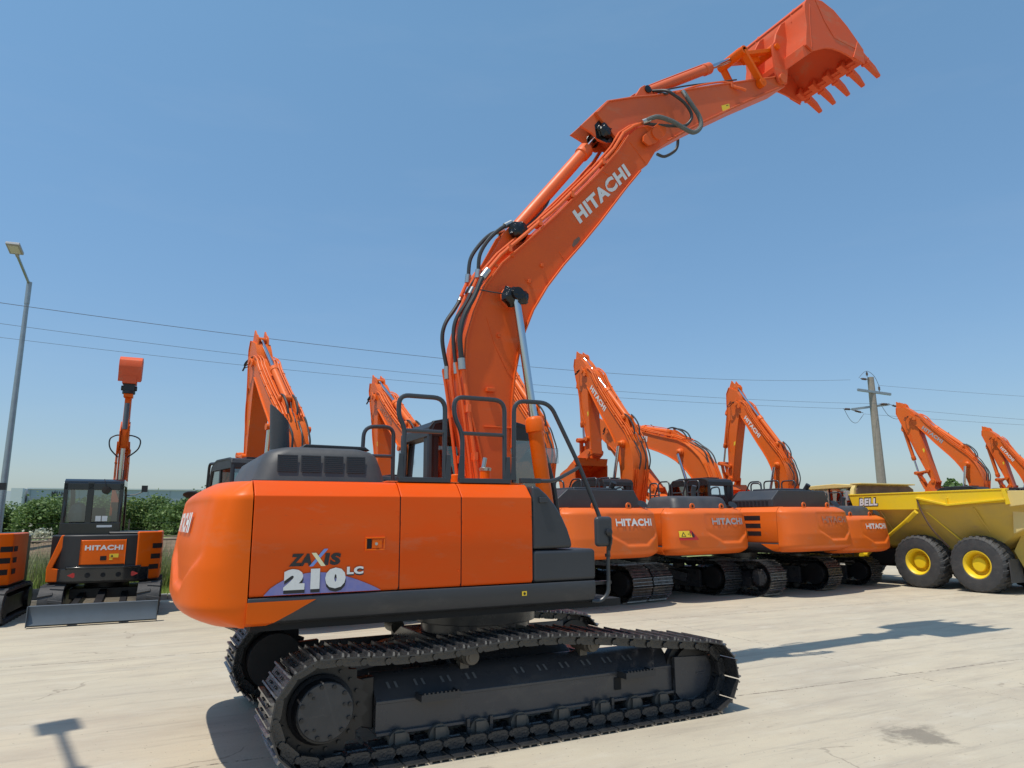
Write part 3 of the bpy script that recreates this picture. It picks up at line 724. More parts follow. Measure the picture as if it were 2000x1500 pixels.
    if not main:
        for y in (.55, -.45):
            def eye(mb):
                mb.prism([(y0+.075*math.cos(R(a)), 2.21+.075*math.sin(R(a))) for y0 in (0,) for a in range(-30, 211, 20)]+[(-.07, 2.14), (.07, 2.14)], -2.66, -2.63, 'x')
            o = part('eye', 'lifting_eye', eye, 'orange', cw, .004); o.location = (0, y, 0)
            o.location.z = -.02
            def hole(mb): mb.cyl((-2.664, 0, 2.21), (-2.626, 0, 2.21), .032, n=12)
            h = part('eyeh', 'eye_hole', hole, 'dark', o)
        def mir(mb):
            mb.lathe([(.02, 0), (.09, .03), (.12, .05), (.001, .06)], (-2.5, -1.0, 2.20), (-.5, .1, .5), 16)
            mb.tube([(-2.5, -1.0, 2.21), (-2.35, -.95, 2.2), (-2.3, -.9, 2.12)], .012, 6)
        part('rearmirror', 'rear_mirror', mir, 'black', par)
    # hood
    hs = cfg.get('hood', 'round')
    if hs == 'round':
        def hood(mb):
            ny = 30; lay = [(2.155, 0, 0), (2.20, .012, .010), (2.30, .035, .03), (2.385, .060, .055), (2.425, .095, .085), (2.448, .15, .14), (2.456, .24, .24)]
            xa, xb, ya, yb = -2.40, -1.285, -1.06, .86
            vs = []; n = 0
            for z, ix, iy in lay:
                x0, x1, y0, y1 = xa+ix*1.6, xb-ix*1.2, ya+iy, yb-iy*1.4; r = .16
                ring = []
                for cx, cy, a0 in ((x1-r, y1-r, 0), (x0+r, y1-r, 90), (x0+r, y0+r, 180), (x1-r, y0+r, 270)):
                    for k in range(9): a = R(a0+k*90/8); ring.append((cx+r*math.cos(a), cy+r*math.sin(a), z))
                n = len(ring); vs += ring
            fs = []
            for i in range(len(lay)-1):
                for j in range(n): fs.append((i*n+j, i*n+(j+1) % n, (i+1)*n+(j+1) % n, (i+1)*n+j))
            fs.append(tuple(range((len(lay)-1)*n, len(lay)*n)))
            mb.add(vs, fs)
            mb.box(-2.41, -1.28, -1.10, .9, 2.150, 2.162)
        h = part('hoodr', 'hood', hood, 'dusty' if main else 'grey', par, 0, sharp=50)
        def gr(mb):
            for k in range(4):
                x0 = -2.215+k*.187; 
                for i in range(9): mb.obox((x0, -1.038+.0*i, 2.235+i*.0165), (x0+.158, -1.038, 2.235+i*.0165), .012, .005)
        def grb(mb):
            for k in range(4):
                x0 = -2.218+k*.187; mb.add([(x0, -1.0505, 2.232), (x0+.162, -1.0505, 2.232), (x0+.162, -1.0315, 2.372), (x0, -1.0315, 2.372)], [(0, 1, 2, 3)])
        def gr2(mb):
            for k in range(4):
                x0 = -2.215+k*.187
                for i in range(9):
                    t = i/8; mb.obox((x0+.004, -1.0505+.017*t, 2.238+.128*t), (x0+.152, -1.0505+.017*t, 2.238+.128*t), .006, .005)
        if main:
            g = part('grb', 'grille', grb, 'grille', h); part('gr2', 'grille_louvres', gr2, 'grey', g)
            mb = MB(); mb.prism([(-1.99, 2.457), (-1.95, 2.495), (-1.42, 2.490), (-1.37, 2.455)], -.75, .55); mb.build('hood_lid', 'black', h, .012)
            # second, lower hood bulge to the left
            mb = MB(); mb.prism([(-2.36, 2.15), (-2.30, 2.30), (-2.22, 2.40), (-2.10, 2.43), (-1.7, 2.43), (-1.5, 2.16)], .80, 1.15); mb.build('hood_side', 'dusty', h, .05, 4)
            # exhaust stack with its slanted mouth
            cx, cy, r = -2.12, -.50, .085; n = 28; vs = []; fs = []
            for k, (zz) in enumerate((2.44, None)):
                for j in range(n):
                    a = 2*math.pi*j/n; x = cx+r*math.cos(a)*(1 if k == 0 else 1); y = cy+r*math.sin(a)
                    z = 2.44 if k == 0 else 2.70+(.16)*(-math.cos(a)+1)/2
                    vs.append((x-(.0 if k == 0 else .02), y, z))
            for j in range(n): fs.append((j, (j+1) % n, n+(j+1) % n, n+j))
            o_ = len(vs)
            for j in range(n):
                v = vs[n+j]; vs.append((cx+(v[0]-cx)*.93, cy+(v[1]-cy)*.93, v[2]))
            for j in range(n):
                v = vs[j]; vs.append((cx+(v[0]-cx)*.93, cy+(v[1]-cy)*.93, v[2]))
            for j in range(n): fs.append((n+j, n+(j+1) % n, 2*n+(j+1) % n, 2*n+j)); fs.append((2*n+j, 2*n+(j+1) % n, 3*n+(j+1) % n, 3*n+j))
            mb = MB(); mb.add(vs, fs); mb.build('exhaust_pipe', 'grey', par)
        else:
            def st(mb): mb.tube([(-1.9, -.3, 2.42), (-1.9, -.3, 2.60), (-1.95, -.3, 2.72)], .06, 12)
            part('stack', 'exhaust_pipe', st, 'grey', par)
    else:
        def hood2(mb):
            ztop = 2.58 if hs == 'box' else 2.56
            mb.prism([(-1.22, 2.15), (-1.22, 2.30), (-1.05, ztop), (.9, ztop), (1.2, 2.34), (1.2, 2.15)], -2.22, -.98, 'x')
            mb.box(-2.05, -1.2, -.7, .6, ztop+.002, ztop+.05)
        h = part('hood2'+hs, 'hood', hood2, 'grey', par, .03, 3)
        if hs == 'box':
            def mesh_(mb):
                for i in range(9):
                    for j in range(4): mb.obox((-2.10+i*.115, 1.206, 2.175+j*.038), (-2.02+i*.115, 1.206, 2.198+j*.038), .006, .010)
            part('hoodmesh', 'grille', mesh_, 'dark', h)
        def st2(mb): mb.tube([(-2.0, -.55, 2.48), (-2.0, -.55, 2.62), (-2.1, -.55, 2.74)], .065, 12)
        part('stack2', 'exhaust_pipe', st2, 'black', par)
    # right front: curved grey cover and the tool box below it
    def cov(mb):
        o = [(-.048, 2.14), (.03, 2.125), (.113, 2.06), (.20, 1.965), (.272, 1.856), (.325, 1.75), (.36, 1.65), (.372, 1.58), (-.048, 1.575)]
        mb.prism(o, -1.352, -.55)
    cv = part('cov', 'front_cover', cov, 'grey', par, .03, 3)
    if main:
        mb = MB(); mb.box(.02, .10, -1.375, -1.353, 1.985, 2.035); mb.build('cover_latch', 'grey', cv, .006)
    def tb(mb): mb.box(-.048, .615, -1.358, -.50, 1.290, 1.568)
    part('tb', 'tool_box', tb, 'grey', par, .035, 4)
    # handrails
    def rail(name, pts, r=.021, key=None):
        return part('rl'+str(pts), name, lambda mb: mb.tube(fillet(pts, .11, 6), r, 10), 'rail', par)
    yr = -1.20
    r1 = rail('handrail', [(-1.215, yr, 2.17), (-1.205, yr, 2.62), (-1.262, yr, 2.72), (-1.262, yr, 2.905), (-.835, yr, 2.905), (-.835, yr, 2.17)])
    part('rb1', 'rail_bar', lambda mb: mb.tube([(-1.21, yr, 2.60), (-.835, yr, 2.60)], .018, 8), 'rail', r1)
    r2 = rail('handrail', [(-.665, yr, 2.17), (-.668, yr, 2.60), (-.75, yr, 2.75), (-.745, yr, 2.925), (-.245, yr, 2.925), (-.248, yr, 2.17)])
    part('rb2', 'rail_bar', lambda mb: mb.tube([(-.668, yr, 2.60), (-.248, yr, 2.60)], .018, 8), 'rail', r2)
    r3 = rail('handrail', [(-.155, yr, 2.17), (-.145, yr, 2.93), (.24, yr, 2.935), (.545, yr, 2.37), (.775, yr, 1.86), (.775, yr-.12, 1.60)])
    part('rb3', 'rail_bar', lambda mb: mb.tube(fillet([(-.02, yr, 2.19), (.27, yr, 2.19), (.50, yr, 2.30), (.565, yr, 2.34)], .08), .018, 8), 'rail', r3)
    r0_ = rail('handrail', [(-1.20, .2, 2.15), (-1.18, .2, 2.80), (-.86, .2, 2.815), (-.86, .2, 2.15)])
    part('rb0', 'rail_bar', lambda mb: mb.tube([(-1.19, .2, 2.50), (-.86, .2, 2.50)], .018, 8), 'rail', r0_)
    def rbase(mb):
        mb.box(-1.26, -.79, yr-.03, yr+.03, 2.158, 2.20); mb.box(-.70, -.20, yr-.03, yr+.03, 2.158, 2.20); mb.box(-.09, .12, yr-.022, yr+.022, 2.168, 2.212)
        for x in (-1.245, -.81, -.69, -.225, -.17):
            mb.prism([(x-.03, 2.19), (x+.03, 2.19), (x+.022, 2.40), (x-.012, 2.40)], yr-.028, yr-.018)
    part('rbase', 'rail_base', rbase, 'rail', par, .004)
    # mirror on its stalk
    if main or cfg.get('mirror'):
        mr = part('mir', 'mirror', lambda mb: mb.box(.60, .785, -1.41, -1.34, 1.585, 1.86), 'grey', par, .035, 4)
        part('mirg', 'mirror_clamp', lambda mb: (mb.lathe([(.03, 0), (.035, .02), (.018, .03), (.001, .03)], (.725, -1.41, 1.715), (0, -1, 0), 12), mb.tube([(.725, -1.43, 1.715), (.745, -1.43, 1.66), (.745, -1.39, 1.55)], .012, 8)), 'black', mr)
        part('mirs', 'mirror_stalk', lambda mb: mb.tube(fillet([(.745, -1.38, 1.60), (.745, -1.36, 1.45), (.742, -1.36, 1.16), (.66, -1.34, 1.09), (.58, -1.32, 1.10)], .06), .018, 10), 'rail', par)
        part('mirb', 'mirror_bracket', lambda mb: (mb.box(.60, .80, -1.33, -1.27, 1.24, 1.27), mb.cyl((.745, -1.36, 1.49), (.745, -1.36, 1.52), .026, n=10)), 'black', par)
    # cab
    prof = [(-.36, 1.12), (-.37, 2.30), (-.37, 2.80), (-.33, 2.90), (-.15, 2.935), (.66, 2.945), (.86, 2.90), (.98, 2.83), (1.10, 2.56), (1.20, 2.20), (1.245, 1.90), (1.25, 1.60), (1.20, 1.12)]
    def cabf(mb):
        for y in (.40, 1.325): mb.tube([(a, y, b) for a, b in prof], .042, 8, closed=True)
        mb.prism([(-.40, 2.76), (-.40, 2.86), (-.34, 2.93), (-.15, 2.965), (.66, 2.975), (.88, 2.925), (1.0, 2.82), (.95, 2.76)], .365, 1.36)
        mb.prism([(-.34, 1.12), (-.335, 2.25), (-.24, 2.25), (-.20, 1.95), (1.18, 1.85), (1.24, 1.12)], .40, .44)
        mb.prism([(-.34, 1.12), (-.335, 2.05), (.40, 2.0), (.55, 1.75), (1.20, 1.55), (1.20, 1.12)], 1.30, 1.345)
        mb.box(-.35, -.29, .38, 1.345, 1.12, 2.30); mb.box(-.35, -.28, .38, .47, 2.25, 2.9)
        mb.box(.35, .43, 1.305, 1.352, 1.2, 2.88); mb.box(.1, .18, .385, .43, 1.9, 2.88)
        mb.box(1.18, 1.26, .40, 1.32, 1.12, 1.30); mb.box(-.1, .45, .55, 1.0, 2.976, 3.0); mb.box(-.38, -.30, .40, .60, 2.3, 2.78); mb.box(-.3, 1.0, .42, .46, 1.3, 2.2)
        mb.box(-.3, 1.1, .42, 1.3, 1.14, 1.3)
    cb = part('cab', 'cab', cabf, 'black', par, .006)
    def cabg(mb):
        for y in (.395, 1.33): mb.add([(a, y, b) for a, b in prof[1:-1]], [tuple(range(len(prof)-2))])
        for i in range(6, len(prof)-2): mb.add([(prof[i][0], .41, prof[i][1]), (prof[i+1][0], .41, prof[i+1][1]), (prof[i+1][0], 1.31, prof[i+1][1]), (prof[i][0], 1.31, prof[i][1])], [(0, 1, 2, 3)])
        mb.add([(-.335, .47, 2.3), (-.335, 1.30, 2.3), (-.315, 1.30, 2.84), (-.315, .47, 2.84)], [(0, 1, 2, 3)])
    part('cabg', 'window', cabg, 'glass', cb)
    def seat(mb): mb.box(.05, .55, .62, 1.08, 1.55, 1.72); mb.obox((.08, .85, 1.7), (-.08, .85, 2.45), .46, .14, (1, 0, 0)); mb.obox((-.08, .85, 2.42), (-.1, .85, 2.65), .26, .1, (1, 0, 0)); mb.box(.75, 1.0, .5, 1.2, 1.4, 1.9)
    part('seat', 'seat', seat, 'dark', cb, .03)
    if cfg.get('guardbar'):
        part('gbar', 'cab_guard', lambda mb: mb.tube(fillet([(.98, 1.30, 2.93), (1.40, 1.30, 2.95), (1.55, 1.30, 1.6), (1.3, 1.30, 1.5)], .12), .03, 8), 'black', cb)
        part('gmir', 'cab_mirror', lambda mb: mb.lathe([(.02, 0), (.16, .02), (.2, .06), (.001, .1)], (1.45, 1.55, 2.35), (-.3, 0.2, -.9), 16), 'black', cb)
    if main:
        mb = MB(); mb.lathe([(.045, 0), (.045, .05), (.03, .065), (.001, .065)], (-.62, -.95, 2.165), (0, 0, 1), 18); mb.lathe([(.05, 0), (.05, .09), (.04, .10), (.001, .10)], (-.62, -.95, 2.15), (0, 0, 1), 18); mb.build('filler_neck', 'orange', par)
        mb = MB(); mb.lathe([(.055, 0), (.06, .025), (.04, .035), (.001, .035)], (-.34, -.98, 2.285), (0, 0, 1), 20); mb.lathe([(.02, 0), (.02, .10), (.001, .10)], (-.36, -.98, 2.31), (.2, 0, 1), 12); mb.build('filler_cap', 'steel', par)
        mb = MB(); mb.cyl((-.34, -.98, 2.15), (-.34, -.98, 2.285), .052, n=20); mb.build('filler_neck', 'orange', par)
        mb = MB(); mb.lathe([(.05, 0), (.05, .07), (.03, .10), (.001, .10)], (-.98, .35, 2.16), (0, 0, 1), 16); mb.build('green_cap', 'green', par)
        mb = MB(); mb.add([(.16, -.62, 2.60), (.46, -.62, 2.66), (.50, -.62, 2.50), (.40, -.62, 2.40), (.20, -.62, 2.42)], [(0, 1, 2, 3, 4)]); 
        mb2 = MB(); mb2.box(1.02, 1.26, .36, .372, 2.50, 2.68); mb2.build('clear_visor', 'clear', cb, .02, 3)
        mb = MB(); mb.box(.93, 1.00, .33, .40, 2.80, 2.90); mb.build('work_light', 'black', cb, .01)

def blob(mb, c, r, seed, n=14):
    rnd = random.Random(seed); vs = []; fs = []
    for i in range(n+1):
        for j in range(n):
            th = math.pi*i/n; ph = 2*math.pi*j/n; k = r*(1+(.16*math.sin(5*ph+seed)+.12*math.sin(7*th+3*ph)+rnd.uniform(-.10, .10))*math.sin(th))
            vs.append((c[0]+k*math.sin(th)*math.cos(ph), c[1]+k*.55*math.cos(th), c[2]+k*math.sin(th)*math.sin(ph)))
    for i in range(n):
        for j in range(n): fs.append((i*n+j, i*n+(j+1) % n, (i+1)*n+(j+1) % n, (i+1)*n+j))
    mb.add(vs, fs)
# --- the working gear
def boom_set(par, cfg):
    main = cfg.get('main'); hi = main
    T1, B1 = cfg.get('T', T0), cfg.get('B', B0); curl = R(cfg.get('curl', 0))
    fb = sim(F0, T0, F0, T1); fa = sim(T0, B0, T1, B1)
    armk = (B1-T1)/(B0-T0); kk = abs(armk)
    def fbk(z):
        w = (z-B0)*(armk/abs(armk))*complex(math.cos(curl), math.sin(curl)); return B1+w*min(max(kk, 1.0), 1.08)
    gb, ga, gk = mapxz(fb), mapxz(fa), mapxz(fbk)
    def mk(name, fn, material, parent, g, bevel=0.0, seg=2, sharp=32):
        mb = MB(); fn(mb)
        if g: mb.xf(g)
        return mb.build(name, material, parent, bevel, seg, sharp)
    bm = 'boom' if main else 'orange_bg'; am = 'arm' if main else 'orange_bg'; pm = 'pipe' if main else 'orange_bg'
    # boom
    def boom(mb):
        mb.prism(offset_path(BOOM_BACK, -.015)+offset_path(BOOM_FRONT, -.015), -.25, .25)
        ribbon(mb, BOOM_BACK[:-2], -.022, -.285, .285); ribbon(mb, BOOM_FRONT[4:-5], -.022, -.285, .285)
        mb.cyl((2.45, -.34, 6.80), (2.45, .34, 6.80), .085, n=20); mb.cyl((.10, -.36, 1.75), (.10, .36, 1.75), .12, n=20)
        for s in (-1, 1):
            a, b = sorted((s*.286, s*.318)); mb.prism([(2.60, 6.97), (2.50, 6.98), (2.24, 6.72), (2.23, 6.64), (2.31, 6.60), (2.42, 6.66), (2.60, 6.82), (2.63, 6.9)], a, b)
            a, b = sorted((s*.25, s*.34)); mb.lathe([(.125, 0), (.125, .04), (.10, .055), (.001, .055)], (.30, s*.25, 4.265), (0, s, 0), 24)
            # lug plates for the arm cylinder
            a, b = sorted((s*.10, s*.125)); mb.prism([(-.02, 4.40), (.10, 4.72), (.30, 5.10), (.40, 5.21), (.50, 5.21), (.58, 5.12), (.68, 5.15), (.5, 4.95), (.1, 4.55)], a, b)
        for (x, z) in ((.13, 4.62), (.72, 4.72), (.34, 4.78), (.55, 4.5), (.16, 3.82), (1.7, 5.92)):
            mb.box(x-.02, x+.02, -.272, -.25, z-.02, z+.02)
        mb.box(.0, .10, -.30, -.25, 3.18, 3.225); mb.box(-.02, .315, -.272, -.25, 2.80, 2.815)
    bo = mk('boom', boom, bm, par, gb, .006 if main else 0)
    def lg(mb):
        for s in (-1, 1): mb.lathe([(.075, 0), (.095, .02), (.085, .05), (.05, .07), (.001, .07)], (.44, s*.125, 5.13), (0, s, 0), 12)
        for s in (-1, 1): mb.lathe([(.10, 0), (.105, .04), (.07, .09), (.001, .10)], (.30, s*.30, 4.265), (0, s, 0), 14)
    mk('pin_boss', lg, 'grease' if main else bm, bo, gb)
    if main: mk('grease_blob', lambda mb: blob(mb, (.265, -.37, 4.25), .115, 3), 'grease', bo, None, sharp=60); mk('grease_blob', lambda mb: blob(mb, (.46, -.19, 5.12), .115, 8), 'grease', bo, None, sharp=60); mk('grease_blob', lambda mb: blob(mb, (.36, -.42, 4.24), .085, 5), 'grease', bo, None, sharp=60)
    if main:
        def gp(mb): mb.add([(.20+.17*math.cos(a)*1.2, -.2525, 4.27+.13*math.sin(a)) for a in [2*math.pi*i/20 for i in range(20)]], [tuple(range(20))])
        mk('grease_ring', lambda mb: mb.cyl((.27, -.2505, 4.27), (.27, -.2535, 4.27), .15, n=24), 'boom', bo, None)
        mk('data_plate', lambda mb: mb.prism([(1.16, 5.02), (1.23, 5.09), (1.26, 5.15), (1.24, 5.17), (1.17, 5.11), (1.14, 5.04)], -.2545, -.251), 'brown', bo, None)
    def seam(mb):
        for s in (-1, 1):
            y = s*.2505
            for pts in ([(.02, 4.0), (.12, 3.7), (.27, 3.42), (.33, 3.36)], [(.60, 4.42), (.50, 4.52)], [(1.02, 4.86), (.96, 4.93)], [(1.98, 5.98), (1.62, 6.10)], [(2.30, 6.38), (2.06, 6.62)]):
                mb.tube([(p_[0], y, p_[1]) for p_ in pts], .006, 5)
    if main: mk('weld_seam', seam, bm, bo, None)
    # boom lettering on both flanks
    o = fb(complex(1.262, 5.335)); X = fb(complex(2.055, 6.155))-o; n = X*1j/abs(X)*(-1); 
    up_ = (fb(complex(1.150, 5.47))-o)
    for s in (-1, 1):
        y = s*.2560
        if s < 0: f_ = quadfn((o.real, y, o.imag), (X.real, 0, X.imag), (up_.real, 0, up_.imag))
        else:
            o2 = o+X; f_ = quadfn((o2.real, y, o2.imag), (-X.real, 0, -X.imag), (up_.real, 0, up_.imag))
        if cfg.get('boomtext', 'white') and not (s > 0 and main): lettering('lettering', 'HITACHI', f_, cfg.get('boomtext', 'white'), bo, .05)
    # pipes along the boom
    up1 = [(0.01, 4.53), (0.19, 4.76), (0.49, 5.05), (0.95, 5.50), (1.50, 6.10), (1.80, 6.46), (1.96, 6.72), (2.13, 6.86), (2.26, 6.93)]
    dn1 = [(-0.28, 3.49), (-0.25, 3.33), (-0.215, 3.11), (-0.17, 2.79), (-0.10, 2.27), (.0, 1.95)]
    ys = (-.262, -.19, -.12, .12, .19, .262)
    for k, y in enumerate(ys):
        if main and k in (2, 3): continue
        def pp(mb, y=y, k=k):
            dz = 0 if k in (0, 5) else .03
            mb.tube([(a-dz*.5, y, b+dz) for a, b in up1], .021 if k in (0, 5) else .016, 8)
            mb.tube([(a-dz, y*1.0, b) for a, b in dn1], .021 if k in (0, 5) else .016, 8)
            for (x, z) in ((.7, 5.25), (1.15, 5.70), (1.62, 6.24), (.3, 4.86), (-.20, 3.0), (-.12, 2.5)):
                mb.box(x-.02, x+.02, y-.028, y+.028, z-.05, z+.03) if main or k in (0, 5) else None
        mk('hydraulic_pipe', pp, pm, bo, gb)
    def fit(mb, pts):
        for i, (x, y, z) in enumerate(pts): pass
    def hoses(mb):
        y = -.262
        mb.tube(smooth_path([(0.01, y, 4.53), (-.06, y-.01, 4.42), (-.145, y-.02, 4.22), (-.265, y-.02, 3.98), (-.31, y-.02, 3.75), (-.28, y, 3.49)]), .028 if main else .020, 10)
        mb.tube(smooth_path([(-.10, .15, 4.36), (-.20, .12, 4.19), (-.33, .1, 3.98), (-.36, .1, 3.78), (-.30, .1, 3.47)]), .023, 10)
        mb.tube(smooth_path([(-.08, -.1, 4.38), (-.17, -.12, 4.19), (-.29, -.12, 3.98), (-.32, -.12, 3.78), (-.29, -.12, 3.47)]), .022, 8)
        mb.tube(smooth_path([(.40, -.12, 5.24), (.25, -.12, 5.13), (.10, -.12, 4.97), (.0, -.11, 4.78), (-.015, -.1, 4.58)]), .023, 8)
        mb.tube(smooth_path([(.42, .12, 5.24), (.25, .12, 5.16), (.10, .12, 5.0), (-.02, .11, 4.80), (-.05, .1, 4.58)]), .023, 8)
        mb.tube(smooth_path([(1.02, .0, 5.86), (.92, -.05, 5.60), (.7, -.05, 5.33), (.52, -.05, 5.20)]), .013, 6)
        mb.tube(smooth_path([(.30, -.05, 5.0), (.16, -.04, 4.72), (.02, -.04, 4.58), (-.14, -.02, 4.33)]), .012, 6)
    mk('hose', hoses, 'hose', bo, gb)
    if main:
        def fits(mb):
            def fseg(a, b, r): mb.cyl(a, b, r, n=12)
            y = -.262
            fseg((.03, y, 4.555), (-.045, y, 4.45), .040); fseg((-.283, y, 3.52), (-.272, y, 3.40), .040)
            fseg((-.015, -.1, 4.60), (-.025, -.1, 4.50), .034); fseg((-.05, .1, 4.60), (-.06, .1, 4.50), .034)
            fseg((-.30, .1, 3.50), (-.292, .1, 3.36), .036); fseg((-.29, -.12, 3.50), (-.28, -.12, 3.38), .028)
            fseg((.40, -.12, 5.24), (.31, -.12, 5.18), .034); fseg((.42, .12, 5.24), (.33, .12, 5.20), .034)
            fseg((-.08, -.1, 4.38), (-.12, -.1, 4.30), .03); fseg((-.10, .15, 4.36), (-.14, .14, 4.28), .034)
            fseg((2.24, -.30, 6.92), (2.34, -.33, 6.97), .034); fseg((2.90, -.36, 7.53), (2.95, -.38, 7.44), .032)
        mk('hose_fitting', fits, 'steel', bo, None)
        def pp2(mb):
            for y, pts in ((-.1, [(-.02, 4.52), (-.08, 4.38), (-.16, 4.2), (-.24, 3.95), (-.28, 3.6), (-.275, 3.38)]), (.1, [(-.06, 4.52), (-.14, 4.33)]), (.0, [(.0, 4.6), (-.1, 4.36), (-.22, 4.08), (-.29, 3.75), (-.30, 3.4), (-.26, 3.1), (-.2, 2.8), (-.12, 2.3)])):
                mb.tube([(a, y, b) for a, b in pts], .02, 8)
        mk('hydraulic_pipe', pp2, pm, bo, None)
        mk('loom', lambda mb: mb.tube(smooth_path([(-.08, -.29, 4.30), (.1, -.33, 4.28), (.28, -.36, 4.275)]), .007, 6), 'hose', bo, None)
        mk('loom', lambda mb: [mb.tube(smooth_path([(-.2, yy, 3.6), (-.17, yy-.02, 3.3), (-.12, yy, 2.9), (-.06, yy-.02, 2.5), (.02, yy, 2.1)]), .016, 6) for yy in (-.20, -.15, -.04, .04)], 'hose', bo, None)
    # arm
    def arm(mb):
        mb.prism(offset_path(ARM, .012), -.185, .185)
        ribbon(mb, ARM[:9], -.018, -.205, .205); ribbon(mb, ARM[11:15], -.018, -.205, .205)
        for s in (-1, 1):
            a, b = sorted((s*.10, s*.135)); mb.prism([(1.385, 6.735), (1.60, 6.965), (1.95, 7.15), (2.0, 6.68), (1.78, 6.585), (1.66, 6.60), (1.56, 6.68)], a, b)
            a, b = sorted((s*.09, s*.12)); mb.prism([(2.16, 7.33), (2.30, 7.44), (2.384, 7.577), (2.45, 7.63), (2.55, 7.63), (2.60, 7.57), (2.68, 7.535), (2.9, 7.63), (2.85, 7.55)], a, b)
        mb.cyl((5.02, -.27, 8.43), (5.02, .27, 8.43), .075, n=20)
        mb.cyl((4.56, -.24, 8.22), (4.56, .24, 8.22), .05, n=16)
        mb.box(3.97, 4.07, -.215, -.185, 8.0, 8.06); mb.box(3.12, 3.17, -.215, -.185, 7.50, 7.56)
    ar = mk('arm', arm, am, par, ga, .006 if main else 0)
    def armg(mb):
        for s in (-1, 1): mb.lathe([(.085, 0), (.10, .02), (.06, .05), (.001, .05)], (1.72, s*.09, 6.72), (0, s, 0), 12)
        for s in (-1, 1): mb.lathe([(.05, 0), (.055, .02), (.03, .03), (.001, .03)], (2.50, s*.12, 7.575), (0, s, 0), 12)
    mk('pin_boss', armg, 'grease' if main else am, ar, ga)
    if main: mk('grease_blob', lambda mb: blob(mb, (1.74, -.155, 6.74), .10, 12), 'grease', ar, None, sharp=60); mk('grease_patch', lambda mb: mb.prism([(1.62, 6.62), (1.60, 6.80), (1.70, 6.92), (1.83, 6.90), (1.98, 6.72), (1.95, 6.64), (1.78, 6.595)], -.1385, -.1355), 'grease', ar, None)
    def tagm(mb): mb.add([(3.77, -.1875, 7.655), (3.925, -.1875, 7.73), (3.935, -.1875, 7.65), (3.785, -.1875, 7.57)], [(0, 1, 2, 3)])
    if main:
        mk('sticker', tagm, 'yellowtag', ar, None)
        mk('sticker_mark', lambda mb: mb.add([(3.86, -.1885, 7.685), (3.905, -.1885, 7.706), (3.908, -.1885, 7.696), (3.863, -.1885, 7.675)], [(0, 1, 2, 3)]), 'ink', ar, None)
        mk('hydraulic_pipe', lambda mb: (mb.tube(smooth_path([(2.92, -.2, 7.60), (3.3, -.17, 7.83), (3.75, -.17, 8.03), (3.95, -.19, 8.07), (4.08, -.21, 8.01)]), .014, 8), mb.tube([(4.02, -.2, 8.02), (4.12, -.24, 8.0), (4.2, -.26, 7.98)], .02, 8)), pm, ar, None)
        mk('hydraulic_pipe', lambda mb: mb.tube(smooth_path([(2.7, -.1, 7.62), (3.2, -.1, 7.85), (3.7, -.1, 8.05), (4.2, -.1, 8.25)]), .011, 6), 'hose', ar, None)
    else:
        for s in (-1, 1):
            mk('sticker', lambda mb: mb.add([(3.75, s*.1885, 7.66), (3.90, s*.1885, 7.73), (3.86, s*.1885, 7.58), (3.76, s*.1885, 7.54)], [(0, 1, 2, 3)]), 'yellowtag', ar, ga)
            mk('hydraulic_pipe', lambda mb: mb.tube(smooth_path([(2.85, s*.2, 7.45), (3.2, s*.21, 7.70), (3.6, s*.21, 7.88), (4.0, s*.2, 8.0)]), .014, 6), pm, ar, ga)
    def elbow(mb):
        for s in ((-1, 1)):
            k = .031 if main else .020
            if main and s < 0:
                mb.tube(smooth_path([(2.25, -.30, 6.92), (2.36, -.35, 6.985), (2.46, -.38, 7.01), (2.66, -.40, 6.99), (2.82, -.42, 6.93), (3.0, -.42, 6.91), (3.13, -.42, 7.03), (3.12, -.41, 7.19), (3.0, -.40, 7.35), (2.92, -.37, 7.50)]), k, 10)
            elif not main:
                mb.tube(smooth_path([(2.25, s*.28, 6.92), (2.55, s*.34, 7.05), (2.85, s*.36, 7.15), (3.05, s*.36, 7.30), (2.95, s*.32, 7.45), (2.85, s*.22, 7.50)]), k, 7)
                mb.tube(smooth_path([(2.22, s*.24, 6.95), (2.50, s*.33, 7.12), (2.75, s*.35, 7.28), (2.8, s*.30, 7.42), (2.62, s*.2, 7.58)]), k, 7)
    eh = mk('hose', elbow, 'hosegrey' if main else 'hose', bo, (mapxz(lambda z: (fb(z)*.5+fa(z)*.5)) if not main else None))
    if main:
        mk('hose', lambda mb: (mb.tube(smooth_path([(2.59, -.12, 7.58), (2.66, -.30, 7.50), (2.74, -.36, 7.43), (2.92, -.38, 7.33), (3.02, -.38, 7.18), (2.93, -.36, 7.03), (2.75, -.34, 6.98), (2.5, -.3, 6.95), (2.26, -.27, 6.93)]), .021, 8), mb.tube(smooth_path([(2.56, -.10, 7.60), (2.7, -.2, 7.53), (2.78, -.2, 7.55)]), .014, 8), mb.tube(smooth_path([(3.36, .3, 7.30), (3.36, .32, 7.18), (3.30, .33, 7.08), (3.11, .32, 6.95), (2.96, .3, 6.94)]), .022, 8)), 'hose', bo, None)
    # cylinders
    def cylinder(a, b, body, r, rr, y, name, bmat, collar=True):
        a = Vector((a.real, y, a.imag)); b = Vector((b.real, y, b.imag)); d = (b-a).normalized(); L = (b-a).length; body = min(body, L-.12)
        def f(mb):
            mb.lathe([(r*.55, 0), (r, .03), (r, body-.16), (r*1.22, body-.15), (r*1.22, body-.03), (r*.95, body), (rr*1.4, body+.01), (rr, body+.012)], a, d, 22)
            mb.cyl(a+Vector((0, -r*1.05, 0)), a+Vector((0, r*1.05, 0)), r*.95, n=16)
            mb.tube([a+d*.15+Vector((0, 0, r*1.3)), a+d*(body*.5)+Vector((0, 0, r*1.35)), a+d*(body-.12)+Vector((0, 0, r*1.35))], .012, 6)
        c = mk(name, f, bmat, par, None, sharp=40)
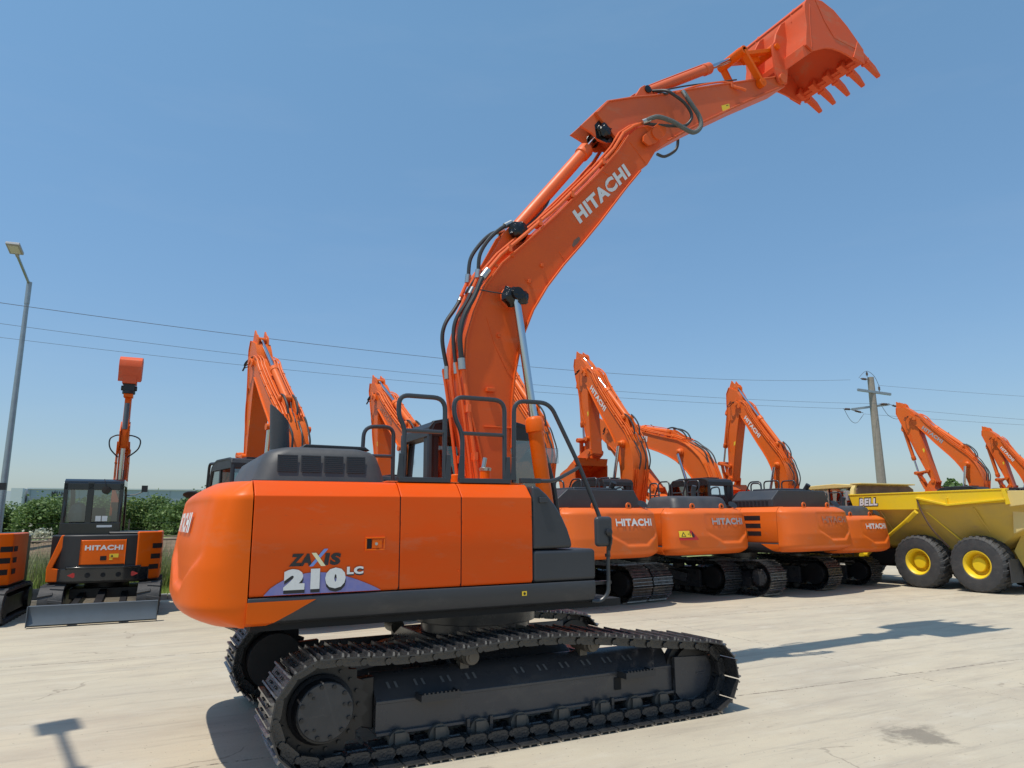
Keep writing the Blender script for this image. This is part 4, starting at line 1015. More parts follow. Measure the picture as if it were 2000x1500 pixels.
        def g(mb):
            mb.cyl(a+d*(body-.02), b, rr, n=18)
        rd = mk('cylinder_rod', g, 'chrome', c, None)
        def h(mb):
            mb.cyl(b+Vector((0, -r*.9, 0)), b+Vector((0, r*.9, 0)), r*.85, n=16)
        mk('rod_eye', h, 'grease' if main and name != 'bucket_cylinder' else bmat, c, None, sharp=40)
        return c
    q = fb(complex(.30, 4.265))
    for s in (-1, 1): cylinder(complex(.72, 1.45), q, 1.48, .082, .045, s*.40, 'boom_cylinder', pm if not main else 'orange')
    cylinder(fb(complex(.44, 5.13)), fa(complex(1.72, 6.72)), 1.80 if main else 1.30, .080, .042, 0, 'arm_cylinder', pm)
    lk = fa(L0)
    cylinder(fa(complex(2.50, 7.575)), lk, 1.52 if main else 1.25, .070, .036, 0, 'bucket_cylinder', am if main else pm)
    # bucket and its links
    if cfg.get('bucket', True):
        def shell(mb):
            ribbon(mb, BSHELL, -.025, -.585, .585)
            for s in (-1, 1):
                a, b = sorted((s*.585, s*.615)); mb.prism(BSIDE, a, b)
                a, b = sorted((s*.6155, s*.622)); mb.prism([(5.44, 9.685), (5.60, 9.38), (5.80, 9.14), (6.41, 9.10), (6.35, 9.27), (6.147, 9.45), (5.865, 9.635), (5.608, 9.705)], a, b)
                for k in range(5): a, b = sorted((s*.6225, s*.628)); mb.box(6.30+k*.03, 6.306+k*.03, a, b, 8.93, 9.03)
                a, b = sorted((s*.616, s*.634)); mb.prism([(6.20, 8.93), (6.455, 8.885), (6.46, 9.14), (6.34, 9.25)], a, b)
                a, b = sorted((s*.20, s*.235)); mb.prism([(4.955, 8.36), (4.89, 8.52), (4.87, 8.97), (4.93, 9.04), (4.98, 9.20), (5.10, 9.40), (5.22, 9.50), (5.24, 8.85), (5.16, 8.60), (5.12, 8.38)], a, b)
            mb.prism([(5.12, 8.62), (5.10, 8.80), (5.21, 8.90), (5.30, 8.76)], -.58, .58)
            mb.prism([(6.40, 9.02), (6.42, 9.14), (6.55, 9.03), (6.52, 8.96)], -.62, .62)
        bk = mk('bucket', shell, 'coral' if main else 'orange_bg', par, gk, .006 if main else 0)
        def wear(mb):
            for s in (-1, 1): mb.tube([(5.26, s*.617, 8.80), (5.27, s*.617, 9.2), (5.30, s*.617, 9.55)], .006, 5)
            mb.tube([(5.19, -.58, 9.53), (5.19, .58, 9.53)], .008, 5)
            for y in (-.36, .36): mb.tube([(p_[0]-.0, y, p_[1]+.003) for p_ in BSHELL[3:10]], .010, 5)
        if main: mk('weld_seam', wear, 'coral', bk, None)
        for i in range(5):
            y = -.56+i*.28
            def tooth(mb, y=y):
                P = [Vector((6.43, 9.08)), Vector((6.60, 9.00)), Vector((6.74, 8.93)), Vector((6.88, 8.83))]; w = [.055, .046, .043, .032]; t = [.060, .048, .042, .022]; vs = []
                d = Vector((.86, -.50)).normalized(); nn = Vector((-d.y, d.x))
                for p, ww, tt in zip(P, w, t):
                    for a, b in ((-1, -1), (1, -1), (1, 1), (-1, 1)): vs.append((p.x+nn.x*tt*b, y+ww*a, p.y+nn.y*tt*b))
                fs = [(0, 3, 2, 1), (12, 13, 14, 15)]
                for k in range(3):
                    for j in range(4): fs.append((k*4+j, k*4+(j+1) % 4, k*4+4+(j+1) % 4, k*4+4+j))
                mb.add(vs, fs)
                mb.box(6.55, 6.60, y-.062, y+.062, 8.95, 9.05)
                # adapter strap reaching back under the lip
                mb.prism([(6.30, 9.00), (6.45, 8.93), (6.50, 8.97), (6.46, 9.10), (6.35, 9.12)], y-.05, y+.05)
            mk('bucket_tooth', tooth, 'coral' if main else 'orange_bg', bk, gk, .006 if main else 0)
    else:
        mk('quick_coupler', lambda mb: (mb.box(4.85, 5.25, -.17, .17, 8.35, 9.0), mb.cyl((5.1, 0, 8.55), (5.55, 0, 8.75), .20, n=20), mb.box(5.4, 5.6, -.2, .2, 8.5, 9.0)), 'black', par, gk, .02)
    kp = fbk(K0); ap = fa(complex(4.56, 8.22))
    def links(mb):
        for s in (-1, 1):
            y = s*.215
            a = Vector((lk.real, y, lk.imag)); b = Vector((ap.real, y+s*.02, ap.imag)); mb.obox(a, b, .05, .10, (0, 1, 0))
            for p in (a, b): mb.cyl(p-Vector((0, .045, 0)), p+Vector((0, .045, 0)), .068, n=16)
        mb.cyl((lk.real, -.26, lk.imag), (lk.real, .26, lk.imag), .045, n=16)
    mk('side_link', links, 'orange' if main else 'orange_bg', par, None, .006 if main else 0)
    def hlink(mb):
        a = Vector((lk.real, 0, lk.imag)); b = Vector((kp.real, 0, kp.imag))
        for s in (-1, 1): mb.obox(a+Vector((0, s*.10, 0)), b+Vector((0, s*.12, 0)), .06, .11, (0, 1, 0))
        mb.obox(a.lerp(b, .3), a.lerp(b, .75), .2, .07, (0, 1, 0) if abs(b.z-a.z) < 9 else (0, 0, 1))
        for p in (a, b): mb.cyl(p-Vector((0, .19, 0)), p+Vector((0, .19, 0)), .075, n=16)
        mb.cyl(b-Vector((0, .27, 0)), b+Vector((0, .27, 0)), .05, n=16)
    mk('bucket_link', hlink, 'orange' if main else 'orange_bg', par, None, .006 if main else 0)

def excavator(loc, rz, scale, label, group, cfg):
    root = tag(empty('excavator', loc, rz, scale), label, 'excavator', group)
    undercarriage(root, bool(cfg.get('main')), cfg.get('rusty', False)); upper_body(root, cfg); boom_set(root, cfg)
    return root

excavator((0, 0, 0), 0, 1, 'large orange excavator in the foreground, boom and toothed bucket raised high in the air', None, dict(main=True))
BG[0] = True
GR = 'orange excavators parked in a row along the yard'
ROW = [
 ((-.4, 8.4, 0), 100, 1.04, 'orange excavator behind the exhaust pipe, its folded arm tallest on the left, black cab showing', dict(T=complex(2.45, 5.45), B=complex(2.75, 2.8), curl=-40, guardbar=True, boomtext=None)),
 ((2.45, 8.1, 0), 96, .94, 'orange excavator whose folded arm shows between the exhaust pipe and the handrails', dict(T=complex(2.85, 5.32), B=complex(2.6, 2.85), curl=-40, boomtext='faded')),
 ((5.25, 7.9, 0), 97, .96, 'orange excavator with bright white lettering on its counterweight, right behind the mirror', dict(T=complex(2.0, 6.3), B=complex(1.8, 3.4), curl=-20, hood='flat', rusty=True)),
 ((8.25, 8.25, 0), 95, .96, 'orange excavator with grey lettering and a yellow and red warning sign on its counterweight', dict(T=complex(1.76, 6.3), B=complex(1.62, 3.85), curl=12, text='silver', warning=True)),
 ((11.15, 7.75, 0), 97, .97, 'orange excavator with vented side panel and nearly erased lettering on its counterweight', dict(T=complex(4.73, 4.98), B=complex(2.81, 2.81), curl=-30, text='faded', hood='box', warning=False)),
 ((13.45, 7.95, 0), 95, .87, 'orange excavator half hidden next to the yellow dump truck, small white lettering on its counterweight', dict(T=complex(1.52, 6.15), B=complex(2.08, 3.5), curl=-50)),
 ((23.4, 8.0, 0), 97, .96, 'orange excavator behind the yellow dump truck, its folded arm rising above the bin', dict(T=complex(2.16, 5.85), B=complex(1.63, 3.26), curl=-20, boomtext='silver')),
 ((27.2, 8.4, 0), 97, .96, 'orange excavator at the far right edge, only its folded boom and arm showing', dict(T=complex(.95, 5.1), B=complex(.6, 3.1), curl=-30)),
]
for loc, a, sc, lab, cfg in ROW: excavator(loc, R(a), sc, lab, GR, cfg)
# ---------------------------------------------------------------- mini excavators
def mini_rear(y):
    return -1.16+.34*abs(y/1.0)**3.4
def curved_panel(mb, ya, yb, za, zb, off, n=10, th=.03, inset=0.0, skew=0.0):
    vs = []
    for i in range(n+1):
        t = i/n; y = ya+(yb-ya)*t
        for z, d in ((za, 0), (zb, 0), (zb, th), (za, th)):
            yy = y+(skew*(z-za)); vs.append((mini_rear(yy)-off+d, yy, z))
    fs = []
    for i in range(n):
        for j in range(4): fs.append((i*4+j, i*4+(j+1) % 4, i*4+4+(j+1) % 4, i*4+4+j))
    fs += [(0, 1, 2, 3), (n*4+3, n*4+2, n*4+1, n*4)]
    mb.add(vs, fs)
def rubber_track(mb, s):
    P = []
    r = .30
    for a in range(270, 89, -15): P.append((-1.10+r*math.cos(R(a)), r+.02+r*math.sin(R(a))))
    for a in range(90, -91, -15): P.append((1.10+r*math.cos(R(a)), r+.02+r*math.sin(R(a))))
    yc = s*.84; w = .20; n = len(P); Q = [(p[0]*.93, .32+(p[1]-.32)*.84) for p in P]
    vs = []
    for p, q in zip(P, Q): vs += [(p[0], yc-w, p[1]), (p[0], yc+w, p[1]), (q[0], yc+w, q[1]), (q[0], yc-w, q[1])]
    fs = []
    for i in range(n):
        k = (i+1) % n
        for j in range(4): fs.append((i*4+j, k*4+j, k*4+(j+1) % 4, i*4+(j+1) % 4))
    mb.add(vs, fs)
    pts, L = resample(P, 44)
    for i in range(44):
        a = pts[i]; b = pts[(i+1) % 44]; d = (b-a).normalized(); nx = Vector((-d.y, d.x)); c = (a+b)/2
        side = 1 if i % 2 else -1
        y0, y1 = (yc-.205, yc+.03) if side > 0 else (yc-.03, yc+.205)
        vs = []
        for y, sh in ((y0, -.02*side), (y1, .02*side)):
            for u, h in ((-.038, .0), (.038, .0), (.024, .030), (-.024, .030)): vs.append((c.x+d.x*(u+sh)+nx.x*h, y, c.y+d.y*(u+sh)+nx.y*h))
        mb.add(vs, [(0, 1, 2, 3), (7, 6, 5, 4), (0, 4, 5, 1), (1, 5, 6, 2), (2, 6, 7, 3), (3, 7, 4, 0)])
BG[0] = False
def mini(loc, rz, label, blade_near=True):
    root = tag(empty('mini_excavator', loc, rz), label, 'mini excavator', 'mini excavators by the kerb')
    for s in (-1, 1):
        part('mt%d' % s, 'rubber_track', lambda mb: rubber_track(mb, s), 'rubber', root)
        part('mf%d' % s, 'track_frame', lambda mb: (mb.box(-.95, .95, s*.84-.13, s*.84+.13, .14, .46), mb.cyl((-1.08, s*.84-.21, .32), (-1.08, s*.84+.21, .32), .2, n=20), mb.cyl((1.08, s*.84-.21, .32), (1.08, s*.84+.21, .32), .2, n=20)), 'black', root, .01)
    def cf(mb):
        mb.box(-.55, .55, -.62, .62, .32, .52); mb.cyl((0, 0, .5), (0, 0, .70), .42, n=24)
    part('mc', 'centre_frame', cf, 'black', root, .01)
    k = -1 if blade_near else 1
    mb = MB()
    sec = [(k*2.25, .02), (k*2.335, .05), (k*2.33, .06), (k*2.27, .17), (k*2.245, .28), (k*2.25, .375), (k*2.215, .385), (k*2.205, .28), (k*2.225, .17), (k*2.215, .04)]
    mb.prism(sec, -1.03, 1.03); mb.box(min(k*2.20, k*2.345), max(k*2.20, k*2.345), -1.045, -1.03, .02, .38); mb.box(min(k*2.20, k*2.345), max(k*2.20, k*2.345), 1.03, 1.045, .02, .38)
    bl = mb.build('dozer_blade', 'bladegrey', root, .004)
    mb = MB()
    for y in (-.42, .42): mb.obox((k*.5, y*.9, .38), (k*2.22, y, .20), .12, .14)
    mb.obox((k*.7, 0, .45), (k*2.1, 0, .26), .14, .12)
    mb.build('blade_arm', 'black', bl, .008)
    # body
    def body(mb):
        N = 24; pl = [(mini_rear(-.98+1.96*i/N), -.98+1.96*i/N) for i in range(N+1)]+[(.95, .98), (.95, -.98)]
        mb.prism(pl, .66, 1.60, 'z')
        mb.box(-.9, .6, -.92, .0, 1.60, 1.66)
    part('mb', 'body', body, 'black', root, .06, 4)
    def band(mb): curved_panel(mb, -.80, .80, .70, .95, .05, 14); curved_panel(mb, -.66, .66, .94, .985, .07, 14)
    bd = part('mbd', 'bumper', band, 'gloss', root, .012)
    for y in (-.52, .52):
        def rf(mb, y=y):
            mb.add([(mini_rear(y)-.055, y-.10, .825), (mini_rear(y)-.055, y, .775), (mini_rear(y)-.055, y+.10, .825), (mini_rear(y)-.055, y, .875)], [(0, 1, 2, 3)])
        part('rfl%.1f' % y, 'reflector', rf, 'red', bd)
    part('bholes', 'bumper_hole', lambda mb: [mb.lathe([(w, 0), (w, .004), (.001, .004)], (mini_rear(yy)-.052, yy, .82), (-1, 0, 0), 16) for yy, w in ((.0, .045), (.27, .05), (-.27, .05))], 'dark', bd)
    dr = part('mdoor', 'rear_door', lambda mb: curved_panel(mb, -.36, .44, 1.02, 1.50, .035, 12), 'orange', root, .02, 3)
    lettering('lettering', 'HITACHI', lambda u, v: (mini_rear(.36-.67*u)-.0375, .36-.67*u, 1.30+.098*v), 'white', dr, .045)
    part('mlatch', 'door_latch', lambda mb: mb.box(mini_rear(.02)-.0385, mini_rear(.02)-.036, -.03, .08, 1.10, 1.185), 'dark', dr)
    part('mstk', 'warning_sticker', lambda mb: (mb.box(mini_rear(-.16)-.0385, mini_rear(-.16)-.0355, -.24, -.08, 1.15, 1.225), mb.box(mini_rear(-.1)-.0385, mini_rear(-.1)-.0355, -.14, -.08, 1.105, 1.135)), 'yellowtag', dr)
    part('mstm', 'sticker_mark', lambda mb: mb.add([(mini_rear(-.16)-.040, -.10, 1.165), (mini_rear(-.16)-.040, -.15, 1.165), (mini_rear(-.16)-.040, -.125, 1.212)], [(0, 1, 2)]), 'ink', dr)
    # orange right corner with three openings
    def corner(mb):
        N = 12; pl = [(mini_rear(-.56-.44*i/N)-.03, -.56-.44*i/N) for i in range(N+1)]+[(-.2, -1.01), (.5, -1.01), (.5, -.9), (-.6, -.5)]
        mb.prism(pl, .70, 1.655, 'z')
    cr = part('mcr', 'side_cover', corner, 'orange', root, .05, 4)
    def vents(mb):
        for i, z in enumerate((.89, 1.10, 1.31)):
            yy = -.80-.02*i; n = 6
            vs = []
            for j in range(n+1):
                y = yy-.17*j/n
                for zz in (z, z+.10): vs.append((mini_rear(y)-.036, y, zz))
            mb.add(vs, [(2*j, 2*j+1, 2*j+3, 2*j+2) for j in range(n)])
            mb.box(-.75, -.45, -1.0125, -1.0105, z, z+.10)
    part('mvt', 'side_vent', vents, 'dark', cr)
    def trim(mb): 
        mb.prism([(.99, .70), (.72, .70), (.74, .93), (.90, .97), (.66, 1.60), (.80, 1.60), (1.0, .97)], -1.02, -.90, 'x')
        mb.box(-.95, .3, .965, 1.0, .70, .95)
    part('mtr', 'trim', trim, 'orange', root, .02, 3)
    # cab
    prof = [(-.42, 1.60), (-.44, 2.1), (-.40, 2.68), (.55, 2.70), (.85, 2.45), (1.0, 1.9), (.98, 1.2)]
    def cabf(mb):
        for y in (-.14, .88): mb.tube([(a, y, b) for a, b in prof], .04, 8, closed=True)
        mb.prism([(-.46, 2.60), (-.44, 2.70), (-.35, 2.75), (.55, 2.75), (.70, 2.62)], -.18, .92)
        mb.prism([(-.46, 1.50), (-.45, 1.86), (.2, 1.75), (.98, 1.3), (.98, .70), (.2, .70)], -.17, -.13); mb.prism([(-.46, 1.50), (-.45, 1.86), (.2, 1.75), (.98, 1.3), (.98, .70), (.2, .70)], .87, .93)
        mb.box(-.47, -.40, -.17, .92, 1.55, 1.84); mb.box(-.46, -.38, .37, .49, 1.8, 2.68); mb.box(-.46, -.38, .84, .92, 1.8, 2.68); mb.box(-.46, -.38, -.18, -.10, 1.8, 2.68)
        mb.box(-.46, -.38, -.18, .92, 2.52, 2.66)
    cb = part('mcab', 'cab', cabf, 'gloss', root, .01)
    def cg(mb):
        mb.add([(-.43, -.10, 1.86), (-.43, .37, 1.86), (-.43, .37, 2.6), (-.43, -.10, 2.6)], [(0, 1, 2, 3)]); mb.add([(-.43, .49, 1.86), (-.43, .84, 1.86), (-.43, .84, 2.6), (-.43, .49, 2.6)], [(0, 1, 2, 3)])
        for y in (-.15, .89): mb.add([(a, y, max(b, 1.75)) for a, b in prof], [tuple(range(7))])
    part('mcg', 'window', cg, 'glass', cb)
    part('mseat', 'seat', lambda mb: (mb.box(-.1, .4, .1, .6, 1.45, 1.6), mb.obox((-.1, .35, 1.55), (-.2, .35, 2.15), .42, .12, (1, 0, 0))), 'dark', cb, .04)
    part('mbag', 'plastic_cover', lambda mb: mb.lathe([(.02, 0), (.16, .03), (.2, .2), (.12, .38), (.001, .44)], (-.25, .62, 1.84), (.1, .1, 1), 9), 'silver', cb)
    part('mplate', 'label_plate', lambda mb: mb.box(-.475, -.472, -.02, .26, 1.745, 1.79), 'white', cb)
    part('mpp', 'paper_sheet', lambda mb: (mb.box(-.436, -.434, .20, .30, 1.87, 1.98), mb.box(-.436, -.434, .08, .18, 1.87, 1.98)), 'white', cb)
    part('mmir', 'mirror', lambda mb: (mb.lathe([(.07, 0), (.085, .02), (.001, .04)], (-.55, .14, 2.52), (-1, 0, -.25), 18), mb.tube([(-.5, .14, 2.54), (-.48, .18, 2.70), (-.42, .2, 2.75)], .008, 6), mb.box(-.1, -.02, -.62, -.50, 2.50, 2.64), mb.tube([(-.06, -.52, 2.5), (-.1, -.40, 2.44), (-.1, -.2, 2.42)], .01, 6)), 'black', cb)
    boom_parts = len(bpy.data.objects)
    # boom straight up, small bucket on top
    def mboom(mb):
        mb.prism([(.75, .75), (1.15, .70), (1.55, 1.8), (1.62, 2.7), (1.42, 3.72), (1.30, 3.70), (1.34, 2.7), (1.22, 2.0)], -.17, .03)
        mb.prism([(1.1, 2.3), (1.2, 2.0), (1.3, 2.55), (1.25, 2.75)], -.21, .07); mb.box(1.22, 1.40, -.22, .08, 3.45, 3.55)
    bm = part('mboom', 'boom', mboom, 'boomdark', root, .008)
    part('mboomc', 'boom_cover', lambda mb: mb.prism([(1.0, .9), (1.08, .88), (1.42, 2.05), (1.36, 2.12), (1.12, 2.1)], -.18, .04), 'black', bm)
    def mpipes(mb):
        for y in (-.21, -.185, .045, .07): mb.tube(smooth_path([(1.1, y, 2.0), (1.22, y, 2.7), (1.2, y, 3.3), (1.16, y*.9, 3.72)]), .012, 6)
        for z in (2.35, 2.8, 3.2): mb.box(1.14, 1.24, -.225, -.17, z, z+.03); mb.box(1.14, 1.24, .03, .085, z, z+.03)
    part('mpipe', 'hydraulic_pipe', mpipes, 'orange', bm)
    part('mcyl', 'arm_cylinder', lambda mb: (mb.cyl((1.14, -.07, 2.55), (1.13, -.07, 3.05), .065, n=16)), 'black', root)
    part('mrod', 'cylinder_rod', lambda mb: (mb.cyl((1.12, -.07, 2.5), (1.08, -.07, 3.55), .046, n=16)), 'chrome', root)
    def marm(mb):
        mb.prism([(1.30, 3.4), (1.16, 3.45), (1.06, 3.75), (1.12, 4.1), (1.20, 4.95), (1.34, 4.95), (1.42, 3.6)], -.14, .0)
        for y in (-.17, .01): mb.prism([(1.02, 3.6), (1.0, 3.95), (1.18, 4.2), (1.3, 3.9), (1.25, 3.5)], y, y+.025)
        mb.box(1.05, 1.30, -.17, .03, 4.78, 4.86)
    part('marm', 'arm', marm, 'orange', root, .006)
    part('mhose', 'hose', lambda mb: [mb.tube(smooth_path([(1.2, y0, 3.35), (1.1, y1, 3.55), (1.08, y1*1.05, 3.78), (1.15, y0*.95, 3.86), (1.2, y0*.8, 3.6)]), .016, 6) for y0, y1 in ((-.16, -.38), (.03, .20))], 'hose', root)
    part('mbcyl', 'bucket_cylinder', lambda mb: (mb.cyl((1.02, -.07, 4.0), (1.03, -.07, 4.62), .055, n=14)), 'bladegrey', root)
    part('mcoup', 'quick_coupler', lambda mb: (mb.box(1.05, 1.35, -.19, .05, 4.92, 5.16), mb.cyl((1.15, -.24, 5.0), (1.15, .1, 5.0), .06, n=14), mb.cyl((1.15, -.07, 4.86), (1.15, -.07, 4.94), .14, n=16)), 'black', root, .01)
    def mbk(mb):
        prof_ = [(1.0, 5.14), (.98, 5.30), (.93, 5.50), (.97, 5.66), (1.12, 5.76), (1.35, 5.80), (1.55, 5.74)]
        ribbon(mb, prof_, -.02, -.30, .16)
        for y in (-.31, .16): mb.prism(prof_+[(1.5, 5.55), (1.4, 5.25)], y, y+.015)
        mb.prism([(.99, 5.10), (.97, 5.28), (1.35, 5.2), (1.35, 5.1)], -.22, .08)
        for i in range(5): mb.box(1.5, 1.62, -.29+i*.10, -.25+i*.10, 5.72, 5.78)
    part('mbucket', 'bucket', mbk, 'coral', root, .004)
    for o in kids(root):
        if o.name.split('.')[0] in ('boom', 'arm_cylinder', 'cylinder_rod', 'arm', 'hose', 'bucket_cylinder', 'quick_coupler', 'bucket'): o.location.y = .08 if blade_near else .62
    return root
M['bladegrey'] = mat('grey_blue_steel', (0.085, 0.105, 0.125), 0.42, noise=0.5, nscale=3)
M['gloss'] = mat('gloss_black', (0.010, 0.012, 0.016), 0.18, coat=0.4)
M['boomdark'] = mat('boom_paint_small', (0.62, 0.10, 0.02), 0.4, noise=0.4, nscale=3)
mini((-3.75, 10.86, 0), R(88), 'small orange and black excavator with grey dozer blade towards the camera')
mini((-6.28, 10.45, 0), R(87), 'small orange excavator cut off by the left edge of the photo', blade_near=False)

# ---------------------------------------------------------------- articulated dump truck
def truck(loc, rz, label):
    root = tag(empty('dump_truck', loc, rz), label, 'dump truck')
    W_ = 1.40
    def binm(mb):
        # sections along X: (x, top z, upper half width, band z, lower z, lower half width)
        secs = [(6.98, 2.43, 1.36, 2.04, 1.62, 1.02), (6.3, 2.43, 1.40, 2.04, .98, .72), (4.9, 2.42, 1.40, 2.02, .86, .70), (3.4, 2.41, 1.40, 2.06, .98, .76), (2.75, 2.42, 1.37, 2.12, 1.35, .95), (2.1, 2.40, 1.30, 2.16, 1.72, 1.10)]
        def ring(x, zt, w, zb, zl, wl, e=0.0):
            return [(x, w-e, zt), (x, w-e, zb), (x, w-.10-e, zb-.10), (x, wl+.12-e, zl+.10), (x, wl-.05, zl+e), (x, -wl+.05, zl+e), (x, -wl-.12+e, zl+.10), (x, -w+.10+e, zb-.10), (x, -w+e, zb), (x, -w+e, zt)]
        out = [ring(*s) for s in secs]; inn = [ring(*s, e=.05) for s in secs]; n = 10
        vs = [v for r_ in out for v in r_]+[v for r_ in inn for v in r_]; fs = []; o = len(secs)*n
        for i in range(len(secs)-1):
            for j in range(n-1):
                a = i*n+j; fs.append((a, a+1, a+n+1, a+n)); fs.append((o+a, o+a+n, o+a+n+1, o+a+1))
            for j in (0, n-1):
                a = i*n+j; fs.append((a, a+n, o+a+n, o+a))
        for i in (0, len(secs)-1):
            for j in range(n-1): a = i*n+j; fs.append((a, o+a, o+a+1, a+1))
        mb.add(vs, fs)
    bn = part('bin', 'tipping_bin', binm, 'dustyyellow', root, sharp=25)
    part('binb', 'bin_band', lambda mb: (mb.prism([(7.0, 2.46), (6.86, 2.03), (4.92, 2.015), (4.92, 2.15), (4.1, 2.11), (2.75, 2.15), (2.72, 2.44)], 1.41, 1.445), mb.prism([(7.0, 2.46), (6.9, 2.03), (2.75, 2.15), (2.72, 2.44)], -1.445, -1.41), mb.box(2.72, 7.0, 1.33, 1.46, 2.44, 2.475), mb.box(2.72, 7.0, -1.46, -1.33, 2.44, 2.475)), 'yellow', bn, .008)
    part('binrib', 'bin_rib', lambda mb: (mb.prism([(4.95, 2.34), (4.13, 2.14), (2.75, 2.24), (2.75, 2.20), (4.13, 2.09), (4.95, 2.29)], 1.445, 1.53), mb.box(4.12, 4.15, 1.44, 1.52, 2.12, 2.30), mb.obox((4.9, 1.36, 2.05), (4.0, .90, 1.0), .025, .03), mb.obox((2.78, 1.42, 2.44), (2.72, 1.42, 2.1), .12, .08)), 'yellow', bn, .006)
    part('binfr', 'headboard', lambda mb: (mb.prism([(-1.36, 2.44), (-1.36, 2.66), (-1.15, 2.76), (1.25, 2.76), (1.36, 2.62), (1.40, 2.44)], 6.88, 7.0, 'x'), mb.box(6.7, 7.05, -1.2, 1.28, 2.762, 2.80)), 'paleyellow', bn, .01)
    part('binin', 'bin_lining', lambda mb: (mb.prism([(-1.30, 1.7), (-1.30, 2.64), (-1.12, 2.73), (1.18, 2.73), (1.28, 2.6), (1.30, 1.7)], 6.84, 6.875, 'x'), mb.prism([(6.8, 1.4), (6.8, 2.42), (2.5, 2.40), (2.6, 1.6)], -1.33, -1.30)), 'brown', bn)
    part('bintail', 'bin_tail', lambda mb: (mb.prism([(2.72, 2.42), (2.72, 2.05), (2.1, 2.12), (2.05, 2.40)], 1.25, 1.42), mb.prism([(2.72, 2.42), (2.72, 2.05), (2.1, 2.12), (2.05, 2.40)], -1.42, -1.25), mb.box(2.02, 2.14, -1.25, 1.25, 1.70, 1.80), mb.prism([(2.75, 2.0), (2.2, 2.1), (2.14, 1.72), (2.8, 1.42)], 1.10, 1.24)), 'paleyellow', bn, .01)
    fnb = lambda u, v: (6.45-.60*u, 1.4475, 2.145+.215*v)
    lettering('lettering_shadow', 'BELL', lambda u, v: (6.70-.62*u, 1.4465, 2.115+.26*v), 'ink', bn, .11, .15)
    lettering('lettering', 'BELL', lambda u, v: (6.675-.57*u, 1.4485, 2.145+.20*v), 'white', bn, .05, .15)
    def tyre(mb):
        mb.lathe([(.32, -.24), (.36, -.27), (.52, -.285), (.62, -.27), (.665, -.22), (.675, 0), (.665, .22), (.62, .27), (.52, .285), (.36, .27), (.32, .24)], (0, 0, 0), (0, 1, 0), 48, cap=False)
        for i in range(26):
            for sd in (-1, 1):
                a = 2*math.pi*(i+(.5 if sd > 0 else 0))/26; 
                def P(aa, y, r): return (r*math.cos(aa), y, r*math.sin(aa))
                da = .075; vs = []
                for y, sh, rr in ((sd*.02, 0, .672), (sd*.20, .09, .668), (sd*.278, .14, .60)):
                    for d, h in ((-da, 0), (da, 0), (da*.7, .022), (-da*.7, .022)): vs.append(P(a+sh+d, y, rr+h))
                fs = [(0, 1, 2, 3), (11, 10, 9, 8)]
                for k in range(2):
                    for j in range(4): fs.append((k*4+j, k*4+(j+1) % 4, k*4+4+(j+1) % 4, k*4+4+j))
                mb.add(vs, fs)
    def rim(mb, s=1):
        mb.lathe([(.001, -.1), (.335, -.1), (.345, .255), (.325, .262), (.30, .24), (.265, .16), (.25, .03), (.17, .02), (.165, .15), (.15, .17), (.001, .175)], (0, 0, 0), (0, 1, 0), 40)
    for x in (5.18, 3.67, 8.6):
        for s in (1, -1):
            w = empty('wheel', (x, s*1.10, .665), 0 if s > 0 else math.pi); w.parent = root
            part('tyre', 'tyre', tyre, 'rubber', w, sharp=28); part('rim', 'rim', rim, 'yellow', w, sharp=28)
    def ch(mb):
        for y in (-.42, .42): mb.box(2.3, 7.2, y-.07, y+.07, .72, 1.02)
        for x in (5.18, 3.67, 8.6): mb.cyl((x, -.9, .665), (x, .9, .665), .16, n=16)
        mb.box(3.5, 5.35, .55, .75, .60, .78); mb.box(3.5, 5.35, -.75, -.55, .60, .78); mb.box(6.9, 9.9, -.5, .5, .6, 1.1)
        mb.prism([(2.30, .55), (2.25, 1.4), (2.7, 1.55), (3.0, 1.0), (2.8, .55)], -.95, -.75); mb.prism([(2.30, .55), (2.25, 1.4), (2.7, 1.55), (3.0, 1.0), (2.8, .55)], .75, .95)
        mb.box(2.24, 2.34, -.75, .75, .60, .95); mb.box(2.24, 2.32, -.75, .75, 1.15, 1.40)
    part('chas', 'chassis', ch, 'dustyyellow', root, .01)
    part('chd', 'underbody', lambda mb: (mb.box(2.6, 9.8, -.38, .38, .45, .85), mb.box(4.9, 7.3, -.8, .8, .55, .95), mb.box(2.345, 2.36, -.7, .7, .96, 1.14)), 'dark', root)
    part('tcyl', 'tipping_cylinder', lambda mb: (mb.cyl((6.9, 1.02, .78), (5.15, 1.42, 1.86), .042, n=14), mb.cyl((5.35, 1.375, 1.72), (5.0, 1.46, 1.96), .06, n=14), mb.cyl((6.95, 1.0, .75), (6.95, 1.2, .75), .09, n=12)), 'yellow', root)
    part('those', 'hose', lambda mb: mb.tube(smooth_path([(4.92, 1.49, 2.28), (4.86, 1.47, 2.0), (4.75, 1.35, 1.6), (4.62, 1.2, 1.3), (4.45, 1.1, 1.05)]), .022, 6), 'brown', root)
    def cab(mb):
        for x in (7.25, 7.95, 8.75):
            for y in (-.35, 1.02): mb.obox((x, y, 1.0), (x+(0.0 if x < 8.5 else -.12), y, 2.68), .09, .09, (1, 0, 0))
        mb.box(7.2, 8.8, -.40, 1.06, .95, 1.75); mb.box(7.2, 7.26, -.40, 1.06, 1.7, 2.0); mb.box(7.16, 7.24, -.4, 1.06, 2.5, 2.68)
        mb.box(7.02, 7.14, -1.3, 1.36, 1.35, 2.25)
    cb = part('tcab', 'cab', cab, 'black', root, .02)
